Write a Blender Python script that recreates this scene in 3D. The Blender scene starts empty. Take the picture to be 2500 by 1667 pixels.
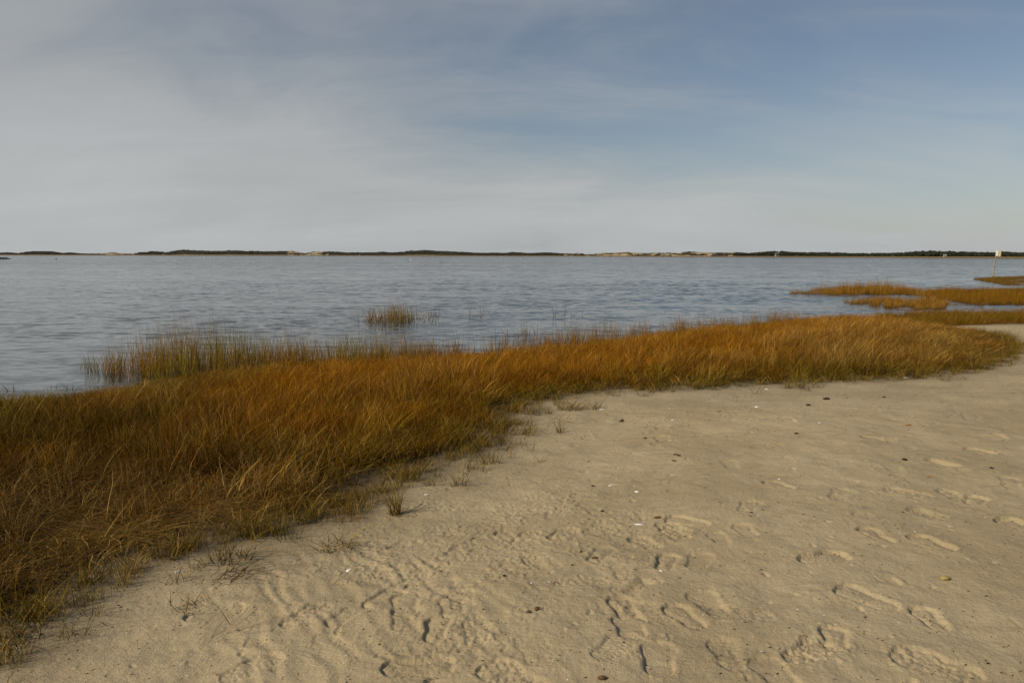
import bpy, math
import numpy as np
from mathutils import Matrix, Vector
rng = np.random.default_rng(7)
R = math.radians
S = bpy.context.scene
COL = S.collection

# ------------------------------------------------------------------ camera
CZ = 1.85
FPX = 1907.0                       # focal length in pixels of the 2500 px wide photograph
PITCH, ROLL = R(6.29), R(0.11)
cam = bpy.data.cameras.new('camera'); cam_o = bpy.data.objects.new('camera', cam); COL.objects.link(cam_o)
cam.sensor_width = 36; cam.lens = 36 * FPX / 2500; cam.clip_start = 0.05; cam.clip_end = 9000
fw = np.array([0, math.cos(PITCH), -math.sin(PITCH)])
rt0 = np.array([1.0, 0, 0]); up0 = np.cross(rt0, fw)
rt = math.cos(ROLL) * rt0 + math.sin(ROLL) * up0
up = np.cross(rt, fw)
cam_o.matrix_world = Matrix([[rt[0], up[0], -fw[0], 0], [rt[1], up[1], -fw[1], 0], [rt[2], up[2], -fw[2], CZ], [0, 0, 0, 1]])
S.camera = cam_o

# ------------------------------------------------------------------ light
SUN_EL, SUN_AZ = R(32), R(180 + 27)        # azimuth of the sun, counter-clockwise from +X (camera looks along +Y)
sd = np.array([math.cos(SUN_EL) * math.cos(SUN_AZ), math.cos(SUN_EL) * math.sin(SUN_AZ), math.sin(SUN_EL)])
sun = bpy.data.lights.new('sun', 'SUN'); sun.energy = 4.4; sun.angle = R(1.2); sun.color = (1.0, 0.86, 0.66)
sun_o = bpy.data.objects.new('sun', sun); COL.objects.link(sun_o)
sun_o.rotation_euler = Vector(sd).to_track_quat('Z', 'Y').to_euler()
S.view_settings.view_transform = 'Standard'; S.view_settings.look = 'None'
S.view_settings.exposure = -0.15; S.view_settings.gamma = 1.0; S.view_settings.use_curve_mapping = False

W = bpy.data.worlds.new('World'); S.world = W; W.use_nodes = True
def NT(tree):
    tree.nodes.clear()
    def nd(t, **kw):
        n = tree.nodes.new(t)
        for k, v in kw.items():
            if k.startswith('i_'):
                key = k[2:]
                n.inputs[int(key) if key.isdigit() else key.replace('_', ' ')].default_value = v
            else: setattr(n, k, v)
        return n
    def ln(a, b): tree.links.new(a, b)
    return nd, ln
def mk_math(nd, ln):
    def m(op, a, b=None, c=None, clamp=False):
        n = nd('ShaderNodeMath', operation=op, use_clamp=clamp)
        for i, v in enumerate((a, b, c)):
            if v is None: continue
            if hasattr(v, 'is_linked'): ln(v, n.inputs[i])
            else: n.inputs[i].default_value = v
        return n.outputs[0]
    def mix(f, a, b, typ='MIX'):
        n = nd('ShaderNodeMix', data_type='RGBA', blend_type=typ)
        for s, v in ((n.inputs[0], f), (n.inputs[6], a), (n.inputs[7], b)):
            if hasattr(v, 'is_linked'): ln(v, s)
            elif isinstance(v, tuple): s.default_value = (*v, 1)[:4]
            else: s.default_value = v
        return n.outputs[2]
    def sm(v, a, b):
        n = nd('ShaderNodeMapRange', interpolation_type='SMOOTHSTEP'); ln(v, n.inputs[0])
        n.inputs[1].default_value = a; n.inputs[2].default_value = b
        return n.outputs[0]
    return m, mix, sm
nd, ln = NT(W.node_tree); m, mix, sm = mk_math(nd, ln)
sky = nd('ShaderNodeTexSky', sky_type='NISHITA', sun_disc=False, sun_elevation=SUN_EL, altitude=0.0,
         air_density=1.0, dust_density=0.5, ozone_density=2.2)
sky.sun_rotation = math.pi / 2 - SUN_AZ      # rotation is clockwise from +Y
tc = nd('ShaderNodeTexCoord'); sep = nd('ShaderNodeSeparateXYZ'); ln(tc.outputs['Generated'], sep.inputs[0])
X, Y, Z = sep.outputs
zc = m('MAXIMUM', Z, 0.0)
den = m('ADD', zc, 0.30)
cv = nd('ShaderNodeCombineXYZ'); ln(m('DIVIDE', X, den), cv.inputs[0]); ln(m('DIVIDE', Y, den), cv.inputs[1])
def cloud(scale, detail, rot, sc, rough=0.55, dist=0.0, loc=(0, 0, 0)):
    mp = nd('ShaderNodeMapping'); ln(cv.outputs[0], mp.inputs[0])
    mp.inputs[1].default_value = loc
    mp.inputs[2].default_value = (0, 0, R(rot)); mp.inputs[3].default_value = sc
    n = nd('ShaderNodeTexNoise'); ln(mp.outputs[0], n.inputs[0])
    n.inputs['Scale'].default_value = scale; n.inputs['Detail'].default_value = detail
    n.inputs['Roughness'].default_value = rough; n.inputs['Distortion'].default_value = dist
    return n.outputs[0]
c1 = cloud(0.75, 5, 35, (0.7, 1.1, 1), 0.45, 0.5, (5.3, 0.4, 0))
c2 = cloud(1.9, 8, 32, (0.55, 1.1, 1), 0.58, 1.3, (3.1, 2.0, 0))
c3 = cloud(6.0, 8, 20, (0.30, 1.2, 1), 0.65, 0.8, (0.2, 5.0, 0))
veil = m('MULTIPLY', X, -1.30)                                   # the cirrus veil thickens towards the left (sunward side)
veil = m('ADD', veil, m('MULTIPLY', zc, -0.45))
f = m('ADD', m('ADD', veil, .33), m('MULTIPLY', m('SUBTRACT', c1, 0.5), 2.4))
f = m('ADD', f, m('MULTIPLY', m('SUBTRACT', c2, 0.5), 1.5))
f = m('ADD', f, m('MULTIPLY', m('SUBTRACT', c3, 0.5), 0.35))
hz = m('MULTIPLY', m('POWER', m('SUBTRACT', 1.0, zc), 15.0), 0.92)
cf = m('ADD', m('MULTIPLY', sm(f, -0.55, 0.85), 0.95), hz, clamp=True)
cloudcol = mix(sm(Z, 0.0, 0.50), (5.8, 6.05, 6.1), (3.7, 4.0, 4.55))
tn = m('ADD', .98, m('ADD', m('MULTIPLY', m('SUBTRACT', c2, .5), .22), m('ADD', m('MULTIPLY', m('SUBTRACT', c3, .5), .10), m('MULTIPLY', m('SUBTRACT', c1, .5), .5))))
tv = nd('ShaderNodeVectorMath', operation='SCALE'); ln(cloudcol, tv.inputs[0]); ln(tn, tv.inputs['Scale']); cloudcol = tv.outputs[0]      # thicker and thinner folds of the veil
hsv = nd('ShaderNodeHueSaturation'); ln(sky.outputs[0], hsv.inputs['Color']); hsv.inputs['Saturation'].default_value = .86; hsv.inputs['Value'].default_value = .88
out = mix(cf, hsv.outputs[0], cloudcol)
bg = nd('ShaderNodeBackground'); ln(out, bg.inputs[0]); bg.inputs[1].default_value = 0.085
wo = nd('ShaderNodeOutputWorld'); ln(bg.outputs[0], wo.inputs[0])

S.render.engine = 'CYCLES'
S.cycles.max_bounces = 6; S.cycles.transmission_bounces = 4; S.cycles.diffuse_bounces = 3

# ------------------------------------------------------------------ helpers
def ray(px, py):
    px = np.asarray(px, float); py = np.asarray(py, float)
    a = (px - 1250) / FPX; b = -(py - 833.5) / FPX
    return fw[None] + a[..., None] * rt[None] + b[..., None] * up[None]
def G(px, py, z=0.0):
    """ground point (x, y) at height z seen at a photograph pixel"""
    d = ray(np.atleast_1d(px), np.atleast_1d(py))
    t = (np.asarray(z) - CZ) / np.minimum(d[:, 2], -1e-4)
    return np.stack([d[:, 0] * t, d[:, 1] * t], 1)
def tag(o, label=None, cat=None, group=None, kind=None):
    if label: o['label'] = label
    if cat: o['category'] = cat
    if group: o['group'] = group
    if kind: o['kind'] = kind
    return o
def mesh_np(name, v, f, mat=None, smooth=True, attrs=None):
    me = bpy.data.meshes.new(name)
    v = np.asarray(v, np.float32); f = np.asarray(f, np.int32); k = f.shape[1]
    me.vertices.add(len(v)); me.vertices.foreach_set('co', v.ravel())
    me.loops.add(f.size); me.loops.foreach_set('vertex_index', f.ravel())
    me.polygons.add(len(f)); me.polygons.foreach_set('loop_start', np.arange(0, f.size, k, dtype=np.int32))
    me.polygons.foreach_set('loop_total', np.full(len(f), k, np.int32))
    me.polygons.foreach_set('use_smooth', np.full(len(f), smooth))
    for n, a in (attrs or {}).items():
        at = me.attributes.new(n, 'FLOAT', 'POINT'); at.data.foreach_set('value', np.asarray(a, np.float32).ravel())
    me.update(); me.validate()
    if mat: me.materials.append(mat)
    return me
def link(name, me, parent=None, loc=None):
    o = bpy.data.objects.new(name, me); COL.objects.link(o)
    if parent: o.parent = parent
    if loc is not None: o.location = loc
    return o
_perm = np.random.default_rng(3).permutation(256); _perm = np.concatenate([_perm, _perm])
_ga = np.random.default_rng(4).uniform(0, 2 * np.pi, 256)
def pn(x, y, seed=0):
    x = np.asarray(x, float) + seed * 17.31; y = np.asarray(y, float) + seed * 9.77
    xi = np.floor(x).astype(int); yi = np.floor(y).astype(int); xf = x - xi; yf = y - yi
    u = xf ** 3 * (xf * (xf * 6 - 15) + 10); w = yf ** 3 * (yf * (yf * 6 - 15) + 10)
    def g(ix, iy, dx, dy):
        h = _ga[_perm[(_perm[ix & 255] + iy) & 255]]
        return np.cos(h) * dx + np.sin(h) * dy
    a = g(xi, yi, xf, yf); b = g(xi + 1, yi, xf - 1, yf); c = g(xi, yi + 1, xf, yf - 1); d = g(xi + 1, yi + 1, xf - 1, yf - 1)
    return (a * (1 - u) + b * u) * (1 - w) + (c * (1 - u) + d * u) * w
def fbm(x, y, oct=4, seed=0, gain=0.5):
    s = 0; a = 1.0
    for i in range(oct): s = s + a * pn(x * 2 ** i, y * 2 ** i, seed + i); a *= gain
    return s
def sstep(x, a, b):
    t = np.clip((x - a) / (b - a), 0, 1); return t * t * (3 - 2 * t)
def inpoly(p, poly):
    x, y = p[:, 0], p[:, 1]; r = np.zeros(len(p), bool); n = len(poly)
    for i in range(n):
        x1, y1 = poly[i]; x2, y2 = poly[(i + 1) % n]
        if y1 == y2: continue
        r ^= ((y1 > y) != (y2 > y)) & (x < (x2 - x1) * (y - y1) / (y2 - y1) + x1)
    return r
def pdist(p, poly, closed=True):
    d = np.full(len(p), 1e9); n = len(poly)
    for i in range(n if closed else n - 1):
        a = poly[i]; b = poly[(i + 1) % n]; ab = b - a
        t = np.clip(((p - a) @ ab) / max(ab @ ab, 1e-9), 0, 1)
        q = p - (a + t[:, None] * ab); d = np.minimum(d, np.hypot(q[:, 0], q[:, 1]))
    return d

# ------------------------------------------------------------------ plan of the place (outlines read off the photograph, laid on the ground)
shore_px = [(-900, 1040), (0, 984), (115, 976), (172, 972), (306, 957), (383, 934), (440, 925), (650, 912), (900, 895), (1100, 884),
            (1270, 870), (1400, 852), (1600, 828), (1850, 800), (2043, 784), (2180, 776), (2265, 772), (2500, 770), (3600, 768)]
near_px = [(-900, 1900), (-250, 1640), (0, 1545), (60, 1538), (110, 1515), (150, 1480), (200, 1438), (260, 1402), (340, 1378), (430, 1352), (520, 1318),
           (595, 1292), (680, 1275), (750, 1262), (830, 1235), (910, 1198), (985, 1160), (1060, 1135), (1130, 1110), (1210, 1070), (1255, 1015),
           (1285, 975), (1370, 962), (1460, 948), (1600, 942), (1700, 940), (1850, 934), (2000, 926), (2130, 922), (2250, 914),
           (2339, 905), (2400, 893), (2440, 878), (2480, 860), (2490, 845), (2465, 824), (2400, 808), (2300, 800)]
shore = G(*np.array(shore_px).T, 0.0)
near = G(*np.array(near_px).T, 0.10)
strip = G(*np.array([(2300, 800), (2200, 800), (2150, 772), (2265, 771), (2500, 769), (3600, 768), (3600, 792), (2500, 794), (2340, 797)]).T, 0.03)
land = np.array(list(map(tuple, shore)) + [(120, 26), (120, -120), (-120, -120), (-60, shore[0][1])])
meadow = np.array(list(map(tuple, near)) + list(map(tuple, G([2200], [800], 0.05))) + [tuple(q) for q in shore[:15][::-1]])

def base_h(x, y):
    p = np.stack([x, y], 1)
    il = inpoly(p, land); ds = pdist(p, shore, False)
    im = inpoly(p, meadow) | inpoly(p, strip); dn = np.minimum(pdist(p, near, False), pdist(p, strip) + .0)
    sand = il & ~im
    z = np.where(il, 0.015 + 0.055 * sstep(ds, 0, 2.5), -0.03 - 0.45 * sstep(ds, 0, 30) - 1.5 * sstep(ds, 20, 200))
    z = z + np.where(sand, 0.19 * sstep(dn, 0, 3.2), 0) * sstep(ds, 0.3, 3)
    return z, sand, dn, ds, im, il

def blob(x, y, px, py, sx, sy):
    c = G(px, py, 0.2)[0]
    return np.exp(-(((x - c[0]) / sx) ** 2 + ((y - c[1]) / sy) ** 2))

# footprints: photograph pixel (2352 scale), heading in degrees from +X on the ground, kind, depth m, length m
FP = [(1890,1282,8,'s',.026,.30),(2012,1232,128,'s',.020,.27),(2025,1325,112,'c',.020,.24),(1990,1375,160,'s',.017,.29),(2140,1250,150,'s',.024,.28),
      (2137,1420,82,'s',.019,.24),(1917,1468,40,'s',.018,.22),(1862,1500,12,'r',.022,.28),(2150,1530,165,'r',.016,.34),(2085,1135,170,'r',.018,.30),
      (2240,1150,15,'s',.022,.26),(2130,1180,160,'r',.015,.26),(1990,1178,15,'c',.014,.30),(2345,1210,140,'s',.028,.30),(2165,1066,165,'d',.030,.26),
      (2205,1078,60,'c',.016,.18),(2252,1037,160,'s',.022,.26),(2087,1028,30,'c',.016,.20),(2045,1008,25,'c',.016,.20),(2298,1003,50,'d',.020,.2),
      (2100,985,20,'c',.012,.24),(1790,1112,150,'s',.018,.28),(1720,1160,20,'r',.012,.26),(1930,1138,15,'r',.014,.30),(2060,1090,20,'c',.012,.2),
      (1670,1502,84,'t',.017,.27),(1512,1512,62,'o',.016,.29),(1447,1430,86,'o',.016,.26),(1492,1402,150,'t',.015,.27),(1572,1412,140,'s',.017,.27),
      (1627,1380,125,'o',.013,.26),(1652,1232,100,'o',.014,.22),(1712,1217,100,'o',.013,.22),(1605,1282,30,'o',.014,.26),(1530,1280,35,'s',.018,.24),
      (1465,1336,15,'d',.020,.20),(1335,1320,0,'r',.017,.26),(1245,1265,155,'t',.017,.28),(1230,1478,120,'t',.014,.28),(1095,1425,95,'t',.018,.27),
      (1003,1412,80,'s',.024,.26),(1060,1345,110,'t',.018,.25),(795,1362,25,'t',.024,.26),(575,1472,22,'t',.022,.28),(330,1512,40,'c',.020,.34),
      (400,1530,50,'c',.020,.34),(490,1337,6,'s',.020,.28),(592,1400,70,'c',.022,.20),(820,1278,10,'t',.018,.24),(960,1502,0,'s',.024,.30),
      (1035,1525,25,'c',.020,.28),(1205,1197,20,'r',.020,.26),(1290,1198,20,'r',.024,.26),(1365,1045,10,'t',.018,.26),(1525,993,5,'t',.018,.26),
      (1760,1018,5,'r',.014,.28),(1380,1255,25,'s',.014,.26),(880,1325,20,'s',.022,.24),(930,1345,110,'s',.016,.28),(1130,1205,165,'s',.014,.30),
      (1060,1215,20,'t',.016,.24),(940,1295,20,'t',.016,.30),(1340,1105,10,'c',.014,.22),(1580,1110,5,'c',.01,.3),(1360,1106,20,'c',.014,.2),
      (1710,885,0,'r',.02,.3),(1440,1355,100,'t',.012,.26),(1430,1300,95,'t',.013,.24),(1700,1410,170,'r',.010,.30),(1780,1550,120,'o',.012,.25),
      (700,1355,20,'r',.02,.26),(760,1395,60,'c',.014,.26),(1180,1545,160,'r',.020,.34),(2320,1110,20,'s',.012,.28),(2300,1190,150,'c',.012,.24),
      (2200,940,10,'r',.012,.3),(2330,910,10,'c',.02,.3),(2230,960,15,'s',.015,.28),(1880,915,5,'r',.014,.3),(2000,900,10,'c',.015,.3),(2120,890,10,'r',.015,.3)]
_r = np.random.default_rng(77)
for _k in range(34):                                  # older, fainter prints further up the beach and along the trodden track
    if _k < 20: _x = _r.uniform(1000, 2340); _y = _r.uniform(930, 1200)
    else: _x = _r.uniform(880, 1560); _y = _r.uniform(1190, 1480)
    FP.append((_x, _y, _r.uniform(0, 180), 'scrot'[_r.integers(0, 5)], _r.uniform(.009, .018), _r.uniform(.22, .29)))
outw = np.array([(-.5,0),(-.47,.020),(-.40,.034),(-.30,.039),(-.18,.038),(-.05,.037),(.08,.042),(.2,.048),(.3,.049),(.4,.042),(.47,.027),(.5,0)])
def footprints(x, y, z):
    K = 2500 / 2352
    r2 = np.random.default_rng(11)
    for (px, py, ang, kind, dep, L) in FP:
        c = G(px * K, py * K, 0.25)[0]
        sel = np.where((abs(x - c[0]) < 0.32) & (abs(y - c[1]) < 0.32))[0]
        if len(sel) == 0: continue
        kk = 1.6 / math.hypot(1.6, c[1]); a = math.atan2(math.sin(R(ang)) / kk * (1.5 if abs(math.sin(R(ang))) > .2 else 1), math.cos(R(ang))); dx = x[sel] - c[0]; dy = y[sel] - c[1]
        u = dx * math.cos(a) + dy * math.sin(a); v = -dx * math.sin(a) + dy * math.cos(a)
        sc = L / 0.28 * r2.uniform(1.4, 1.75); L = L * r2.uniform(.98, 1.1); dep = dep * (.62 if kind == 'c' else .78 if kind in 'tod' else .95) * (.68 if px < 1400 else 1); s0 = r2.integers(0, 90)
        u = u + 0.004 * pn(x[sel] * 22, y[sel] * 22, s0); v = v + 0.004 * pn(x[sel] * 22, y[sel] * 22, s0 + 1)
        v = v + 0.25 * (u / L) ** 2 * 0.05
        wd = np.interp(u / L, outw[:, 0], outw[:, 1], left=-0.001, right=-0.001) * sc
        end = (0.5 * L - abs(u))
        s = np.minimum(np.where(end > 0, wd - abs(v), -np.hypot(np.maximum(-end, 0), np.maximum(abs(v) - .01, 0))), end + 0.0)
        q_ = np.clip((dx * sd[0] + dy * sd[1]) / (-.07), -1, 1)
        s = s + .0035 * pn(x[sel] * 48, y[sel] * 48, s0 + 11) + .002 * pn(x[sel] * 95, y[sel] * 95, s0 + 12)
        flo = sstep(s, -0.004 - .010 * np.maximum(q_, 0), 0.010 + .014 * np.maximum(q_, 0))
        rim = .62 * (1 + .9 * pn(x[sel] * 70, y[sel] * 70, s0 + 13)) * np.exp(-((s + 0.018) / 0.013) ** 2) * (1 - .6 * np.maximum(q_, 0)) * (.6 + 1.2 * np.maximum(pn(x[sel] * 11, y[sel] * 11, s0 + 9), -.4))
        tl = u / L
        if kind == 's': h = -dep * flo * (0.80 + 0.20 * pn(u * 9, v * 9, s0 + 3) - 0.35 * sstep(s, .012, .045) + .22 * pn(u * 60, v * 60, s0 + 8)) + .38 * dep * rim
        elif kind == 'o':
            wall = np.exp(-((s - 0.004) / 0.007) ** 2)
            h = -dep * (0.75 * flo + 0.2 * wall) + .35 * dep * rim
            h -= dep * 0.25 * np.exp(-((tl + .12) / .035) ** 2) * flo
        elif kind == 't':
            per = 0.021 + .004 * (s0 % 3)
            bars = 0.5 + 0.5 * np.sin(2 * np.pi * (u + 0.35 * abs(v)) / per)
            cols = 0.5 + 0.5 * np.sin(2 * np.pi * v / 0.030 + 0.8)
            h = -dep * flo * (0.50 + 0.34 * sstep(bars, .3, .7) * (0.35 + .65 * sstep(cols, .15, .5)) * (.6 + 1.2 * pn(u * 25, v * 25, s0 + 6)) + .25 * pn(u * 55, v * 55, s0 + 7)) + .35 * dep * rim
        elif kind == 'd': h = -dep * sstep(s, -.008, .03) * (1.15 - 0.6 * abs(tl)) + .3 * dep * rim
        elif kind == 'c': h = -dep * sstep(s, -.004, .008) * sstep(-tl + .25 * pn(u * 9, v * 9, s0), -.1, .35) * 0.9 + .35 * dep * rim * sstep(-tl, -.3, .3)
        else:
            n = pn(x[sel] * 35, y[sel] * 35, s0) + .6 * pn(x[sel] * 70, y[sel] * 70, s0 + 2)
            h = dep * (-0.7 * flo * (0.9 + .9 * n) + 0.55 * rim * (0.6 + 1.2 * n))
        # loose crumbs kicked around the print
        h += dep * 0.28 * np.maximum(pn(x[sel] * 60, y[sel] * 60, s0 + 5), 0) * np.exp(-((s + 0.03) / 0.03) ** 2)
        z[sel] += h
    return z

# ------------------------------------------------------------------ ground sheet
def ground_mesh():
    th = np.concatenate([np.linspace(-180, -46, 40)[:-1], np.linspace(-46, -38, 40)[:-1], np.linspace(-38, 38, 880)[:-1], np.linspace(38, 46, 40)[:-1], np.linspace(46, 180, 40)[:-1]])
    th = np.deg2rad(th)
    r = np.concatenate([[0.02, .5, 1.0, 1.4, 1.8], np.geomspace(2.4, 9, 600), np.geomspace(9, 30, 110)[1:], np.geomspace(30, 5200, 50)[1:]])
    T, Rr = np.meshgrid(th, r)                     # rows = radius
    x = (Rr * np.sin(T)).ravel(); y = (Rr * np.cos(T)).ravel()
    z, sand, dn, ds, im, il = base_h(x, y)
    near_m = np.hypot(x, y) < 40
    sf = (sand * sstep(dn, 0.0, 0.5) * near_m)
    # undulation
    z += sf * (0.018 * fbm(x * 1.1, y * 1.1, 3, 1) + 0.010 * fbm(x * 4, y * 4 + .5 * x, 3, 5) + 0.0022 * fbm(x * 18, y * 18, 3, 8))
    # wind streaks lying across the upper beach
    st = fbm(x * 2.2 + y * .5, y * 7 - x * 1.2, 3, 21)
    z += sf * 0.010 * np.maximum(st, 0) * sstep(y, 4.5, 7)
    # runnels at the lower left of the middle
    c, s_ = math.cos(R(28)), math.sin(R(28))
    a = x * c + y * s_; b = -x * s_ + y * c
    mk = np.clip(1.2 * blob(x, y, 900, 1500, 0.75, 1.1) + blob(x, y, 800, 1380, .5, .4), 0, 1)
    wv = np.sin(2 * np.pi * (a / 0.10 + 0.8 * pn(a * 4, b * 2.2, 31) + .5 * pn(a * 9, b * 4, 33)))
    z += sf * mk * 0.0034 * wv * sstep(pn(a * 5, b * 3, 35), -.35, .25)
    # crumbly, churned sand
    ck = np.clip(1.25 * blob(x, y, 1180, 1240, .85, .8) + 1.0 * blob(x, y, 1010, 1330, .55, .35) + .9 * blob(x, y, 1330, 1260, .6, .5) + .7 * blob(x, y, 1150, 1580, .45, .28)
                 + .6 * blob(x, y, 1200, 1450, .35, .5) + .8 * blob(x, y, 1750, 1010, 1.6, .5) + .35 * blob(x, y, 700, 1400, .9, .3) + .5 * blob(x, y, 1380, 1370, .5, .35), 0, 1)
    cr = pn(x * 28, y * 28, 41) + .7 * pn(x * 55, y * 55, 43)
    ck = ck * sstep(pn(x * 3.2, y * 3.2, 47), -.45, .25)
    z += sf * (0.0006 + .0026 * sstep(pn(x * .9, y * .9, 56) - .25 * sstep(x, .8, 2.2) * (1 - sstep(y, 5, 7)), -.05, .35)) * np.maximum(pn(x * 30, y * 26, 57) + .8 * pn(x * 62, y * 58, 58), -.15) * (.5 + pn(x * 2, y * 2, 59))
    z += sf * ck * (0.0105 * np.maximum(cr, -.2) + 0.006 * pn(x * 12, y * 12, 45))
    # scattered small pits and lumps
    pit = pn(x * 13, y * 13, 51); z -= sf * 0.010 * sstep(pit, .42, .6)
    lump = pn(x * 17, y * 15, 53); z += sf * 0.006 * sstep(lump, .42, .62)
    z = footprints(x, y, z)
    # marsh floor hummocks
    z += (im & near_m) * 0.02 * fbm(x * 1.5, y * 1.5, 3, 61) * sstep(dn, 0, .6)
    marsh = np.where(im, .5 + .5 * sstep(dn, 0, 0.4), 0)
    marsh = np.where(sand, np.exp(-dn / 0.30) * .5 * (1 + 1.2 * pn(x * 3, y * 3, 63)), marsh)
    marsh = np.where(~il, 1, marsh)
    nr, nt = len(r), len(th)
    i = np.arange(nr - 1)[:, None] * nt + np.arange(nt - 1)[None]
    # x = R sin(t): increasing t turns clockwise, so order (r0t0, r0t1, r1t1, r1t0) faces up when reversed
    f = np.stack([i, i + nt, i + nt + 1, i + 1], -1).reshape(-1, 4)
    far = None
    return np.stack([x, y, z], 1), f[:, ::1], np.clip(marsh, 0, 1), np.clip(ck * sf, 0, 1)

def new_mat(name):
    mt = bpy.data.materials.new(name); mt.use_nodes = True
    nd, ln = NT(mt.node_tree); out = nd('ShaderNodeOutputMaterial')
    return mt, nd, ln, out

def mat_sand():
    mt, nd, ln, out = new_mat('sand'); m, mix, sm = mk_math(nd, ln)
    geo = nd('ShaderNodeNewGeometry'); pos = geo.outputs['Position']
    def noise(s, d=4, r=.55, sc=None):
        n = nd('ShaderNodeTexNoise'); n.inputs['Scale'].default_value = s; n.inputs['Detail'].default_value = d; n.inputs['Roughness'].default_value = r
        if sc:
            mp = nd('ShaderNodeMapping'); ln(pos, mp.inputs[0]); mp.inputs[3].default_value = sc; ln(mp.outputs[0], n.inputs[0])
        else: ln(pos, n.inputs[0])
        return n.outputs[0]
    big = noise(0.9, 5); mid = noise(5, 6, .6, (1, 2.2, 1)); grain = noise(420, 2, .7); g2 = noise(130, 3, .6)
    col = mix(sm(big, .35, .65), (.370, .295, .175), (.455, .368, .228))
    col = mix(m('MULTIPLY', sm(mid, .50, .72), .40), col, (.25, .20, .125))
    col = mix(m('MULTIPLY', sm(grain, .56, .72), .5), col, (.10, .075, .045))
    col = mix(m('MULTIPLY', sm(grain, .44, .28), .45), col, (.62, .54, .38))
    col = mix(m('MULTIPLY', sm(g2, .60, .74), .35), col, (.15, .115, .07))
    at = nd('ShaderNodeAttribute', attribute_name='marsh')
    mud = mix(sm(noise(14, 5), .4, .65), (.035, .026, .014), (.09, .066, .036))
    ff = m('MULTIPLY', at.outputs['Fac'], m('ADD', .55, noise(9, 4)), clamp=True)
    col = mix(ff, col, mud)
    bs = nd('ShaderNodeBsdfPrincipled'); ln(col, bs.inputs['Base Color']); bs.inputs['Roughness'].default_value = .92
    bs.inputs['Specular IOR Level'].default_value = .18
    b1 = nd('ShaderNodeBump'); b1.inputs['Strength'].default_value = .9; b1.inputs['Distance'].default_value = .007
    ln(m('ADD', m('MULTIPLY', noise(160, 3, .7), .7), m('MULTIPLY', noise(45, 4, .6), 1.3)), b1.inputs['Height'])
    ln(b1.outputs[0], bs.inputs['Normal']); ln(bs.outputs[0], out.inputs[0])
    return mt
M_SAND = mat_sand()
gv, gf, marsh, ck = ground_mesh()
g_me = mesh_np('ground', gv, gf, M_SAND, True, {'marsh': marsh})
if g_me.polygons[2000].normal.z < 0: g_me.flip_normals()
ground = tag(link('sand_beach', g_me), 'pale trodden sand beach with footprints, running under the marsh grass and the water', kind='structure')
# lookup of the finished sand height by position (near area grid)
def ground_z(x, y, _c={}):
    z, *_ = base_h(np.atleast_1d(np.asarray(x, float)), np.atleast_1d(np.asarray(y, float)))
    return z
from mathutils.bvhtree import BVHTree
_sel = np.hypot(gv[:, 0], gv[:, 1]) < 32
_fs = gf[_sel[gf].all(1) & (gv[gf[:, 0], 1] > 1)]
_bvh = BVHTree.FromPolygons(gv.tolist(), _fs.tolist(), all_triangles=False)
def on_ground(px, py):
    d = ray(np.array([px]), np.array([py]))[0]
    h = _bvh.ray_cast(Vector((0, 0, CZ)), Vector(d), 200)
    if h[0] is None:
        q = G(px, py, 0)[0]; return Vector((q[0], q[1], 0.0)), Vector((0, 0, 1))
    n = h[1] if h[1].z > 0 else -h[1]
    return h[0], n

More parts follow.
